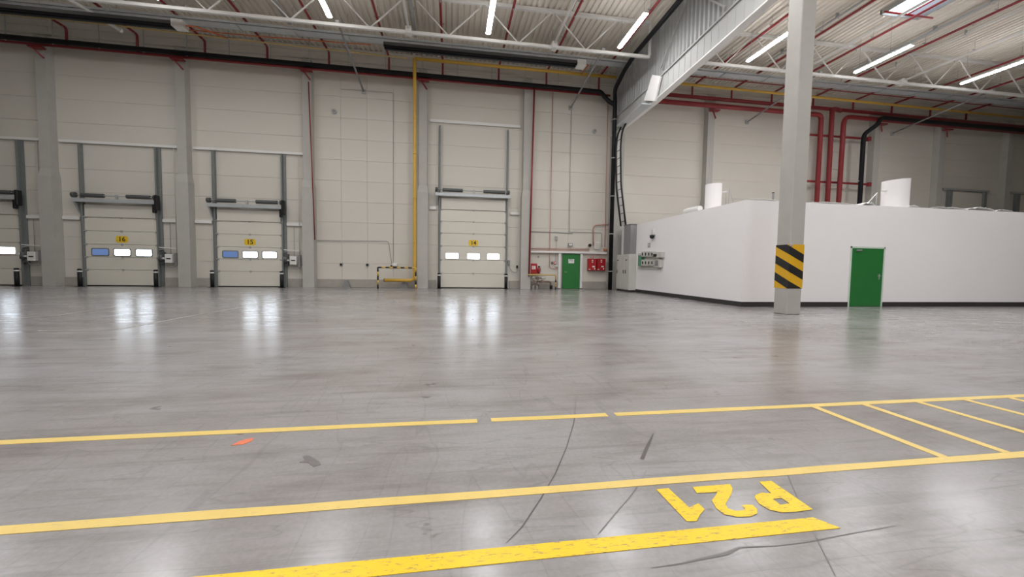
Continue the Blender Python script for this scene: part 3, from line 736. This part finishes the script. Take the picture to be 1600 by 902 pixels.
for px, py, lab in ((522, 174, 'high on the wall right of door fifteen'), (929, 205, 'high on the wall above the red cabinets')):
    q = PY(px, py, 23.05); s = thing('wall_detector', 'small pale grey detector '+lab, 'detector', q, 'wall detectors')
    MB().cyl((q.x, 23.0, q.z), (q.x, 23.095, q.z), .13, 14).build('base', 'sheet', s); MB().cyl((q.x, 22.96, q.z), (q.x, 23.0, q.z), .07, 12).build('lens', 'ductgrey', s)

# ---- green side door in the back wall
gx0, gx1 = PY(879, 430, 23.0).x, PY(905.5, 430, 23.0).x; gzt = 2.10
d = thing('door_7', 'green side door with a white paper notice', None, ((gx0+gx1)/2, 23.0, 0), kind='structure')
lf = MB().box((gx0, 23.0, .01), (gx1, 23.05, gzt), .008).build('door_leaf', 'green', d)
n_ = MB().box((PY(888, 409, 23).x, 22.99, PY(888, 411.5, 23).z), (PY(897, 409, 23).x, 22.998, PY(888, 405, 23).z)).build('paper_notice', 'white', lf)
for k in range(3): MB().box((PY(889.3, 409, 23).x, 22.987, 1.68+.05*k), (PY(895.7-.8*k, 409, 23).x, 22.9895, 1.70+.05*k)).build('printed_line', 'ductgrey', n_)
MB().cyl((gx0+.10, 22.93, 1.02), (gx0+.24, 22.93, 1.02), .014, 8).cyl((gx0+.11, 22.93, 1.02), (gx0+.11, 23.0, 1.02), .014, 8).build('door_handle', 'silver', lf)
MB().box((gx0-.02, 23.055, 0), (gx1+.02, 23.095, gzt+.02)).build('door_frame', 'rail', d)

# ---- fire hose cabinet, extinguisher, valve set
a, c = PY(827.5, 428, 22.8), PY(839.5, 412, 22.8); a.x = max(a.x, 4.615)
s = thing('hose_cabinet', 'red fire hose cabinet with white pictogram beside the concrete column', 'cabinet', ((a.x+c.x)/2, 22.8, a.z))
MB().box((a.x, 22.78, a.z), (c.x, 23.09, c.z), .03).build('body', 'redbox', s)
MB().box((a.x+.05, 22.765, a.z+.05), (c.x-.05, 22.78, c.z-.05), .006).build('door', 'redbox', s)
cxm, czm = (a.x+c.x)/2, (a.z+c.z)/2+.06
MB().box((cxm-.11, 22.758, czm-.10), (cxm+.11, 22.764, czm+.10)).build('pictogram', 'white', s)
MB().tube([(cxm+.04, 22.754, czm+.05), (cxm-.05, 22.754, czm+.05), (cxm-.05, 22.754, czm-.05), (cxm+.06, 22.754, czm-.06)], .012, 6).build('pictogram_hose', 'redbox', s)
MB().box((a.x+.02, 22.72, a.z-.10), (c.x-.08, 22.98, a.z-.005), .01).build('shelf', 'thinyellow', s)
q = PY(842.3, 428, 22.75)
s = thing('fire_extinguisher', 'small red fire extinguisher hanging beside the hose cabinet', 'extinguisher', (q.x, 22.85, q.z))
MB().tube([(q.x, 22.85, q.z), (q.x, 22.85, q.z+.32), (q.x, 22.85, q.z+.39)], [.075, .075, .03], 14).build('cylinder', 'redbox', s)
MB().box((q.x-.03, 22.80, q.z+.39), (q.x+.06, 22.90, q.z+.46), .01).build('valve', 'black', s)
MB().tube([(q.x+.05, 22.82, q.z+.42), (q.x+.10, 22.80, q.z+.3), (q.x+.09, 22.80, q.z+.12)], .012, 6).build('hose', 'black', s)
MB().box((q.x-.04, 22.92, q.z+.1), (q.x+.04, 23.09, q.z+.2)).build('wall_bracket', 'ductgrey', s)
v = thing('valve_set', 'low set of silver and brown sprinkler valve pipes by the column', 'pipes', (5.1, 22.7, 0))
def vp(pts, r, m, name, y=22.75, bend=.08): return MB().tube([PY(p_[0], p_[1], y) for p_ in pts], r, 10, bend=bend).build(name, m, v)
vp([(831, 434), (836, 434)], .06, 'silver', 'pipe', 22.6); vp([(845.5, 435), (852, 435)], .06, 'silver', 'pipe', 22.7); vp([(834, 434.5), (846, 435)], .035, 'brown', 'pipe', 22.7)
vp([(831, 440), (838, 440)], .06, 'silver', 'pipe', 22.6); vp([(838, 440), (851, 440), (860, 440.5), (861, 451)], .055, 'brown', 'pipe', 22.65)
vp([(831, 446), (835, 443), (842, 446)], .045, 'brown', 'pipe', 22.55); vp([(841, 434), (841, 447)], .04, 'silver', 'pipe', 22.65)
for px, py in ((834, 440), (847, 440), (840, 435)):
    q = PY(px, py, 22.55); MB().cyl((q.x, 22.45, q.z), (q.x, 22.62, q.z), .09, 12).build('valve_wheel', 'brown', v)
for px in (833, 839):
    q = PY(px, 447, 22.6); MB().cyl((q.x, 22.6, 0), (q.x, 22.6, q.z+.1), .05, 10).build('foot', 'silver', v)
MB().tube([PY(861, 446, 22.65), Vector((PY(861, 446, 22.65).x, 22.65, 0))], .085, 10).build('drain_sleeve', 'black', v)
r_ = thing('guard_rail', 'pale yellow and black guard rail around the valve pipes', 'guard rail', (5.8, 22.3, 0))
a, c = PY(825, 429.5, 22.3), PY(868.5, 430.5, 22.3)
MB().tube([(a.x, 22.3, a.z), (c.x, 22.3, a.z), (c.x, 22.3, .55)], .04, 10, bend=.08).build('rail', 'thinyellow', r_)
for k in range(4):
    MB().cyl((c.x, 22.3, .55-.1375*(k+1)), (c.x, 22.3, .55-.1375*k), .042, 10).build('stripe', 'hblack' if k in (0, 3) else 'thinyellow', r_)

# ---- two red cabinets, conduits, fittings
for (p0, p1), lab in (((919, 932.3), 'next to the green side door'), ((932.8, 946.3), 'next to the black downpipe')):
    a, c = PY(p0, 423, 22.85), PY(p1, 404.5, 22.85)
    s = thing('fire_cabinet', 'red wall cabinet with white labels, the one '+lab, 'cabinet', ((a.x+c.x)/2, 22.9, a.z), 'red cabinets beside the green door')
    MB().box((a.x, 22.84, a.z), (c.x, 23.09, c.z), .015).build('body', 'redbox', s)
    dd = MB().box((a.x+.02, 22.825, a.z+.02), (c.x-.02, 22.84, c.z-.02), .005).build('door', 'redbox', s)
    W, Hh = c.x-a.x, c.z-a.z
    for fx, fz, ww, hh in ((.48, .86, .16, .09), (.48, .72, .14, .10), (.62, .34, .30, .11), (.76, .16, .12, .12), (.14, .10, .2, .06)):
        MB().box((a.x+W*(fx-ww/2), 22.818, a.z+Hh*(fz-hh/2)), (a.x+W*(fx+ww/2), 22.8245, a.z+Hh*(fz+hh/2))).build('printed_label', 'white', dd)
    for fx in (.35, .6): MB().cyl((a.x+W*fx, 22.95, c.z), (a.x+W*fx, 22.95, c.z+.22), .015, 6).build('conduit', 'pink', s)
conduit([(864, 138), (858.5, 418), (864, 420), (870, 420), (871, 415)], .022, 'pink', 'conduit', 'pink conduit dropping from the roof beside the green side door', 23.012, bend=.15)
conduit([(950, 160), (945, 386)], .022, 'pink', 'conduit', 'pink conduit dropping from the roof above the red cabinets')
conduit([(829, 388.5), (921, 389.5)], .022, 'pink', 'conduit', 'pink conduit running above the green side door')
conduit([(829, 391.5), (921, 392)], .018, 'pink', 'conduit', 'lower pink conduit running along the ledge')
conduit([(927, 384), (927, 352), (951, 351)], .032, 'pink', 'conduit', 'pinkish bent pipe beside the black downpipe', 23.0, bend=.25)
conduit([(829, 362), (872, 363), (895, 365)], .022, 'sheet', 'conduit', 'grey conduit high above the hose cabinet')
conduit([(889, 362.5), (940, 363.5), (940.5, 386)], .016, 'sheet', 'conduit', 'grey conduit stepping down above the red cabinets')
conduit([(893, 170), (889.5, 362)], .014, 'sheet', 'conduit', 'thin grey conduit following the panel joint over the green door')
conduit([(870, 371), (868, 408)], .010, 'ductgrey', 'conduit', 'thin cable down to the red call point', 23.02)
tag(MB().tube([PY(835, 138, 22.55), PY(826.5, 432, 22.55)], .05, 8).build('sprinkler_drop', 'red'), 'red drop pipe beside the concrete column at the hose cabinet', 'pipe')
def small(px, py, wd, ht, dp, m, name, label, cat, extra=None):
    q = PY(px, py, 23.0); s = thing(name, label, cat, (q.x, 23.0, q.z-ht/2))
    MB().box((q.x-wd/2, 23.09-dp, q.z-ht/2), (q.x+wd/2, 23.09, q.z+ht/2), .012).build('housing', m, s)
    if extra: MB().box((q.x-wd*extra[1], 23.085-dp, q.z-ht*extra[2]), (q.x+wd*extra[1], 23.09-dp, q.z+ht*extra[2])).build(extra[3], extra[0], s)
    return s
small(863, 411, .08, .16, .07, 'black', 'key_switch', 'small dark switch beside the red call point', 'switch', ('ductgrey', .3, .2, 'button'))
small(867.5, 411, .15, .17, .07, 'redbox', 'call_point', 'red fire call point with white face left of the green door', 'call point', ('white', .3, .3, 'face'))
small(870.0, 416, .18, .12, .10, 'white', 'junction_box', 'small white junction box beside the green door frame', 'box', ('sheet', .3, .3, 'lid'))
small(891.5, 382.5, .28, .18, .12, 'ductgrey', 'exit_light', 'dark framed exit light above the green side door', 'exit light', ('white', .36, .28, 'lit_face'))
small(842, 401, .10, .14, .05, 'sheet', 'light_switch', 'pale switch on the wall above the fire extinguisher', 'switch', ('ductgrey', .2, .25, 'rocker'))
small(869.5, 372, .14, .22, .16, 'sheet', 'wall_siren', 'pale wall sounder above the pink conduit loop', 'sounder', ('ductgrey', .25, .25, 'grille'))
small(933, 384, .34, .42, .14, 'white', 'junction_box', 'white junction box above the red cabinets', 'box', ('panel', .42, .42, 'lid'))
small(946, 390.5, .22, .12, .12, 'orange', 'orange_coupler', 'orange pipe coupler right above the red cabinets', 'coupler', ('pink', .2, .3, 'band'))
q = PY(921.5, 383.5, 23.0); s = thing('alarm_bell', 'round dark alarm bell above the red cabinets', 'bell', q)
MB().cyl((q.x, 22.98, q.z), (q.x, 23.09, q.z), .07, 14).build('base', 'pink', s); MB().tube([(q.x, 22.98, q.z), (q.x, 22.92, q.z), (q.x, 22.90, q.z)], [.10, .09, .03], 16).build('gong', 'black', s)

# ---- switch cabinet, duct, cable ladder beside the white room
cy1 = 21.75
cy0 = PX(994, 430, RX).y; cX = PY(983, 430, cy0).x
cz = PX(984, 397, cX).z
cab = thing('switch_cabinet', 'large grey electrical cabinet against the side of the white room', 'cabinet', (9.7, (cy0+cy1)/2, 0))
MB().box((cX, cy0, .1), (RX-.003, cy1, cz), .012).build('body', 'cabinet', cab)
MB().box((cX+.03, cy0+.03, 0), (RX-.003, cy1-.03, .1)).build('base', 'skirt', cab)
n = 3
for k in range(n):
    ya, yb = cy0+(cy1-cy0)*k/n+.015, cy0+(cy1-cy0)*(k+1)/n-.015
    d_ = MB().box((cX-.02, ya, .14), (cX, yb, cz-.04), .006).build('door', 'cabinet', cab)
    hy = yb-.12 if k % 2 == 0 else ya+.12
    MB().box((cX-.045, hy-.025, 1.0), (cX-.02, hy+.025, 1.2), .006).build('handle', 'black', d_)
    if k != 1: MB().box((cX-.028, ya+.25, 1.72), (cX-.02, ya+.45, 1.77)).build('name_plate', 'black', d_)
yv0, yv1 = PX(985, 380, 9.6).y, PX(974.5, 380, 9.6).y
dz1 = PX(980, 351, 9.6).z
du = thing('cable_duct', 'grey vertical cable duct rising from the switch cabinet', 'duct', (9.7, (yv0+yv1)/2, cz))
MB().box((9.6, yv0, cz), (RX-.003, yv1, dz1), .01).build('body', 'ductgrey', du)
MB().box((9.58, yv0-.03, dz1-.05), (RX-.003, yv1+.03, dz1), .01).build('collar', 'rail', du)
# ladder up the column, then along the girder
la = thing('cable_ladder', 'black edged cable ladder climbing from the duct to the girder', 'cable ladder', (9.6, 21.6, dz1))
def rail_pts(dy):
    zt = 9.2
    return [Vector((9.62, 21.2+dy, dz1)), Vector((9.45, 21.6+dy, 6.0)), Vector((9.40, 21.7+dy, 8.2)), Vector((9.38, 21.5+dy, 8.9)), Vector((9.33, 20.9+dy, 9.16))]
for dy in (-.32, .32):
    MB().tube(rail_pts(dy), .05, 6, bend=.3).build('side_rail', 'black', la)
rp = rail_pts(0)
for i in range(len(rp)-1):
    seg = rp[i+1]-rp[i]; n = max(1, int(seg.length/.42))
    for k in range(n):
        p_ = rp[i]+seg*(k+.5)/n
        MB().cyl(p_+Vector((0, -.32, 0)), p_+Vector((0, .32, 0)), .018, 6).build('rung', 'black', la)
cb = MB()
for k in range(5):
    pts = [q+Vector((.03, -.12+.06*k, 0)) for q in rp]
    cb.tube(pts, .03, 6, bend=.3)
cb.build('cables', 'foil', la)['label'] = 'bundle of white cables'
tb = MB()
p0, p1 = Vector((9.26, 21.1, 9.14)), Vector((9.26, 18.2, 9.2))
tb.bar(p0, p1, .5, .05); tb.build('flat_tray', 'tray', la)
q0, q1, q2, q3 = PX(1006, 157, 9.42), PX(1023, 158, 9.42), PX(1032, 119, 9.42), PX(1019, 117, 9.42)
cv = MB().add([tuple(q0), tuple(q1), tuple(q2), tuple(q3)]+[(9.505, v_.y, v_.z) for v_ in (q0, q1, q2, q3)], [(0, 1, 2, 3), (7, 6, 5, 4), (0, 4, 5, 1), (1, 5, 6, 2), (2, 6, 7, 3), (3, 7, 4, 0)])
cv.build('upright_cover', 'foil', la)

# meter board on the side wall of the white room
def SX(px, py, X=RX-.01): return PX(px, py, X)
mb = thing('meter_board', 'wall board with rows of grey switch boxes beside the cabinet', 'switchboard', SX(1012, 420))
def sbox(px0, py0, px1, py1, dp, m, name, parent, x=RX):
    a, c = PX(px0, py0, x-dp), PX(px1, py1, x-dp)
    return MB().box((x-dp, a.y, a.z), (x-.003, c.y, c.z), .01).build(name, m, parent)
sbox(996, 421, 1031, 394, .05, 'cabinet', 'back_board', mb)
g_ = sbox(996.5, 416, 1001, 399, .24, 'greenbox', 'green_module', mb)
for row in ((401.5, 393.0), (415.5, 406.0)):
    for k in range(4):
        x0_ = 1001.6+k*4.9
        sw = sbox(x0_, row[0], x0_+4.4, row[1], .22, 'cabinet', 'switch_unit', mb)
        a = PX(x0_+2.6, (row[0]+row[1])/2, RX-.22)
        MB().box((RX-.25, a.y-.035, a.z-.07), (RX-.22, a.y+.035, a.z+.07), .006).build('switch_lever', 'black', sw)
sbox(1020, 401, 1024, 397, .26, 'black', 'black_switch', mb)
sbox(1024.5, 403, 1033, 393.5, .20, 'cabinet', 'upper_box', mb); sc_ = sbox(1022, 418, 1030.5, 405.5, .20, 'cabinet', 'meter_box', mb)
a, c = PX(1023.2, 415.5, RX-.21), PX(1028, 406.8, RX-.21)
MB().box((RX-.212, a.y, a.z), (RX-.2, c.y, c.z)).build('display', 'ductgrey', sc_)
q = SX(1022, 364); s = thing('wall_siren', 'white wall siren with dark lens on the white room side', 'siren', (RX, q.y, q.z-.3))
MB().box((RX-.12, q.y-.13, q.z-.12), (RX-.003, q.y+.13, q.z+.18), .03).build('housing', 'white', s)
MB().tube([(RX-.118, q.y, q.z-.12), (RX-.118, q.y, q.z-.24), (RX-.118, q.y, q.z-.30)], [.11, .10, .03], 14).build('lens', 'black', s)
q = SX(1014, 383.5); s = thing('wall_notice', 'small pale grey notice plate above the meter board', 'plate', (RX, q.y, q.z))
MB().box((RX-.02, q.y-.13, q.z-.12), (RX-.003, q.y+.13, q.z+.12), .004).build('plate', 'sheet', s)
MB().box((RX-.024, q.y-.09, q.z-.02), (RX-.02, q.y+.09, q.z+.06)).build('printed_block', 'panel', s)

# ---- things on the white room roof
def vent(px0, px1, pyt, Y, label, slant):
    a, c = PY(px0, 320, Y), PY(px1, 320, Y); r = (c.x-a.x)/2; x = (a.x+c.x)/2; zt = PY((px0+px1)/2, pyt, Y).z
    s = thing('vent_cylinder', label, 'vent', (x, Y, RH), 'white vents on the room roof')
    n = 24; v_ = []
    for z in (RH, None):
        for k in range(n):
            an = 2*math.pi*k/n
            v_.append((x+r*math.cos(an), Y+r*math.sin(an), z if z is not None else zt+slant*math.cos(an)))
    MB().add(v_, [(k, (k+1) % n, n+(k+1) % n, n+k) for k in range(n)], True).add([v_[n+k] for k in range(n)], [list(range(n))]).build('cylinder', 'box', s)
    return s, x, r, zt
s, x, r, zt = vent(1103, 1124.5, 288, 15.2, 'white vent cylinder near the corner of the white room roof', .02)
MB().cyl((x+r, 15.2, zt-.32), (x+r+.3, 15.2, zt-.28), .03, 8).build('side_spout', 'white', s)
for dx in (.28, .42): MB().cyl((x+r+dx, 15.2, RH), (x+r+dx, 15.2, zt-.1-.1*dx), .014, 6).build('support_rod', 'steel', s)
MB().cyl((x+r+.45, 15.2, zt-.25), (x+r+.8, 15.2, RH), .008, 5).build('stay_wire', 'steel', s)
s, x, r, zt = vent(1383.5, 1411.5, 282, 12.75, 'wide white vent cylinder standing right above the green room door', .03)
MB().cyl((x-r-.22, 12.75, zt-.42), (x-r, 12.75, zt-.40), .035, 8).build('side_spout', 'white', s)
MB().cyl((x-r-.95, 12.75, RH+.03), (x-r-.4, 12.75, zt-.5), .02, 6).build('stay_wire', 'whitesteel', s)
MB().cyl((x-r-.42, 12.75, RH), (x-r-.42, 12.75, zt-.5), .015, 6).build('support_rod', 'steel', s)
MB().tube([(x-r-.42, 12.75, RH), (x-r-.42, 12.75, RH+.05), (x-r-.42, 12.75, RH+.1)], [.09, .09, .03], 10).build('rod_foot', 'foil', s)
q = PY(1208, 305, 12.5)
s = thing('roof_stub', 'thin dark pipe stub on the white room roof left of the striped column', 'pipe', (q.x, 12.5, RH))
MB().cyl((q.x, 12.5, RH), (q.x, 12.5, q.z+.08), .035, 10).build('pipe', 'ductgrey', s); MB().cyl((q.x, 12.5, q.z+.06), (q.x, 12.5, q.z+.09), .042, 10).build('cap', 'black', s)
def flap(x0, x1, y0, y1, h, label, seed):
    rn = random.Random(seed); nx, ny = 14, 5; v_ = []; fs = []
    for j in range(ny+1):
        for i in range(nx+1):
            t = i/nx; e = math.sin(math.pi*min(1, max(0, t)))**.6
            v_.append((x0+(x1-x0)*t, y0+(y1-y0)*j/ny, RH+.016+h*e*(.45+.55*rn.random())*(1-.3*j/ny)))
    for j in range(ny):
        for i in range(nx): k = j*(nx+1)+i; fs.append((k, k+1, k+nx+2, k+nx+1))
    m_ = MB().add(v_, fs, True); o = m_.build('foil_flap', 'foil'); md = o.modifiers.new('thickness', 'SOLIDIFY'); md.thickness = .012
    tag(o, label, 'sheet', 'loose white foil on the room roof')
def fx(px): return PY(px, 320, RY+.1).x
flap(fx(1168), fx(1215), RY+.02, RY+.2, .06, 'loose white foil at the room corner left of the striped column', 1)
flap(fx(1262), fx(1330), RY+.02, RY+.5, .05, 'loose white foil below the red risers', 2)
flap(fx(1345), fx(1364), RY+.02, RY+.5, .13, 'small heap of white foil left of the wide vent', 3)
flap(fx(1416), fx(1434), RY+.02, RY+.14, .09, 'short white foil right beside the wide vent', 4)
flap(fx(1450), fx(1508), RY+.02, RY+.5, .07, 'long low white foil right of the wide vent', 5)
flap(fx(1508), fx(1552), RY+.02, RY+.5, .14, 'crumpled white foil in front of the dim dock door frame', 6)
flap(fx(1553), fx(1580), RY+.02, RY+.5, .08, 'last white foil strip along the room roof', 7)
ya, yb = PX(1087, 330, RX).y, PX(1063, 330, RX).y
o = MB().tube([(RX+.2, ya, RH+.12), (RX+.2, ya+.3, RH+.14), (RX+.2, yb-.3, RH+.15), (RX+.2, yb, RH+.12)], .115, 10, bend=.2).build('foil_flap', 'foil')
tag(o, 'white foil wrapped roll on the side edge of the room roof', 'sheet', 'loose white foil on the room roof')

# ================================================================== FLOOR MARKINGS
def strip(pts, m, name, label, z=.003, cat='floor marking', group=None, parent=None):
    v_ = [(p_[0], p_[1], z) for p_ in pts]+[(p_[0], p_[1], .0005) for p_ in pts]
    n = len(pts); b_ = MB().add(v_, [list(range(n))]+[(i, (i+1) % n, n+(i+1) % n, n+i) for i in range(n)])
    o = b_.build(name, m, parent)
    if parent is None: tag(o, label, cat, group)
    return o
def fpoly(pixels): return [PZ(a, b)[:2] for a, b in pixels]
def ragged(x0, x1, y, wd, seed, step=.5):
    rn = random.Random(seed); n = max(2, int((x1-x0)/step)); top, bot = [], []
    for i in range(n+1):
        x = x0+(x1-x0)*i/n; top.append((x, y+wd/2+rn.uniform(-.004, .004))); bot.append((x, y-wd/2+rn.uniform(-.004, .004)))
    return top+bot[::-1]
yfar = PZ(745, 658).y; ynear = PZ(800, 770).y
xs_ = [PZ(px, 655).x for px in (745, 767, 955, 969)]
strip(ragged(-14, xs_[0], yfar, .075, 1), 'lineyellow', 'floor_line', 'long pale yellow floor line beside the orange scuff, ending at a gap')
strip(ragged(xs_[1], xs_[2], yfar, .075, 2), 'lineyellow', 'floor_line', 'short pale yellow floor line between two gaps')
strip(ragged(xs_[3], 16, yfar, .075, 3), 'lineyellow', 'floor_line', 'pale yellow floor line that the slanting bay lines start from')
strip(ragged(-14, 16, ynear, .072, 4, .4), 'lineyellow', 'floor_line', 'unbroken pale yellow floor line running above the painted P21')
for k, (a, b, lab) in enumerate((((1272, 636), (1475, 715), 'first bay divider line, nearest the painted P21'), ((1350, 632), (1577, 709), 'second bay divider line counting from P21'), ((1433, 628), (1680, 702), 'third bay divider line counting from P21'), ((1508, 625), (1760, 690), 'fourth bay divider line counting from P21'), ((1578, 622), (1840, 680), 'fifth bay divider line, farthest from P21'))):
    p0, p1 = PZ(*a), PZ(*b)
    if k > 1: p1 = Vector((p0.x+.02, ynear, 0))
    p0.y = yfar; p1.y = ynear; wv = .034
    strip([(p0.x-wv, p0.y-.038), (p0.x+wv, p0.y-.038), (p1.x+wv, p1.y+.036), (p1.x-wv, p1.y+.036)], 'lineyellow', 'floor_line', 'thin yellow '+lab, .0035)
A, B, C2 = PZ(1286, 808), PZ(1313, 826), PZ(731, 863)
D2 = PZ(1020, 859)
strip([(-4, A.y), (B.x-.06, A.y), (B.x, B.y), (-4, D2.y)], 'wideyellow', 'floor_line', 'wide strong yellow line under the painted P21')
pp = thing('floor_lettering', 'yellow painted P21 on the concrete floor, facing away', 'floor lettering', PZ(1160, 785))
def zp(l): return fpoly([(1000+a/5, 740+b/5) for a, b in l])
one = zp([(125, 128), (222, 120), (385, 272), (455, 238), (505, 285), (470, 325), (442, 378), (365, 380)])
two = zp([(410, 110), (703, 88), (722, 120), (715, 165), (690, 205), (668, 245), (690, 280), (745, 297), (812, 292), (822, 278), (792, 256), (835, 248), (880, 252), (915, 285), (915, 318), (860, 342), (760, 345), (660, 325), (595, 275), (560, 215), (588, 180), (605, 150), (445, 158)])
def filled(loops, name):
    bm = bmesh.new(); edges = []
    for lp in loops:
        vv = [bm.verts.new((p_[0], p_[1], .0035)) for p_ in lp]
        edges += [bm.edges.new((vv[i], vv[(i+1) % len(vv)])) for i in range(len(vv))]
    bmesh.ops.triangle_fill(bm, use_beauty=True, edges=edges)
    bm.verts.index_update(); mb_ = MB().add([q.co.copy() for q in bm.verts], [[q.index for q in f.verts] for f in bm.faces]); bm.free()
    o = mb_.build(name, 'wideyellow', pp)
    if o.data.polygons and o.data.polygons[0].normal.z < 0: o.data.flip_normals()
filled([one], 'numeral_one'); filled([two], 'numeral_two')
filled([zp([(930, 68), (1025, 62), (1350, 285), (1230, 303), (1110, 310), (1010, 288), (930, 240), (895, 192), (905, 170), (950, 155), (1025, 160)]), zp([(1040, 205), (1105, 196), (1168, 240), (1095, 250)])], 'letter_p')

def mark(pixels, wpx, m, label, name='floor_scratch', cat='floor mark', group=None):
    P_ = [PZ(*p_) for p_ in pixels]; L_, R_ = [], []
    for i, p_ in enumerate(P_):
        d_ = (P_[min(i+1, len(P_)-1)]-P_[max(i-1, 0)]).normalized(); nrm = Vector((-d_.y, d_.x, 0))
        ww = wpx if not isinstance(wpx, (list, tuple)) else wpx[i]
        L_.append((p_+nrm*ww/2)[:2]); R_.append((p_-nrm*ww/2)[:2])
    v_ = []
    for a, b in zip(L_, R_): v_ += [(a[0], a[1], .0022), (b[0], b[1], .0022)]
    o = MB().add(v_, [(2*i, 2*i+2, 2*i+3, 2*i+1) for i in range(len(P_)-1)]).build(name, m)
    tag(o, label, cat, group)
mark([(900, 620), (897, 660), (885, 700), (868, 740), (845, 780), (815, 825), (790, 850)], [.004, .006, .006, .007, .006, .006, .002], 'crack', 'long curved dark tyre scratch crossing the unbroken yellow line')
mark([(1021, 678), (1012, 697), (1003, 718)], [.008, .022, .024], 'crack', 'short dark skid mark between the two pale yellow lines')
mark([(1018, 888), (1060, 882), (1100, 873), (1135, 866), (1155, 856), (1210, 854), (1260, 848), (1320, 836), (1400, 822)], [.003, .006, .012, .018, .008, .004, .004, .004, .003], 'joint', 'wavy dark drag mark in front of the wide yellow line')
mark([(1230, 742), (1252, 790), (1275, 840), (1305, 900)], .004, 'joint', 'hairline floor crack crossing the end of the wide yellow line')
mark([(1010, 736), (990, 770), (960, 805), (935, 835)], .004, 'joint', 'hairline floor crack running left of the painted P21')
mark([(460, 742+60), (590, 815), (690, 812)], .003, 'joint', 'faint scratch between the unbroken line and the wide line') if False else None
strip(fpoly([(361, 697), (372, 691), (384, 687), (397, 685), (393, 690), (380, 695), (369, 696)]), 'orangemark', 'paint_scuff', 'small orange paint scuff on the floor near the long yellow line', .003, 'floor mark')
strip(fpoly([(468, 723), (477, 719), (473, 714), (482, 712), (490, 717), (500, 722), (501, 727), (490, 730), (482, 724)]), 'stain', 'floor_stain', 'dark grey oil blotch on the floor right of the orange scuff', .0022, 'stain')
mark([(60, 517), (150, 516), (185, 515), (320, 490), (490, 462)], .06, 'faded', 'faded cream floor line running back past doors sixteen and fifteen', 'floor_line', 'floor marking')
mark([(0, 499), (90, 493), (178, 480)], .05, 'faded', 'faded cream floor line in front of the first wall column', 'floor_line', 'floor marking')
mark([(1437, 489), (1490, 495), (1560, 499)], .06, 'faded', 'faded cream floor line in front of the white room', 'floor_line', 'floor marking')
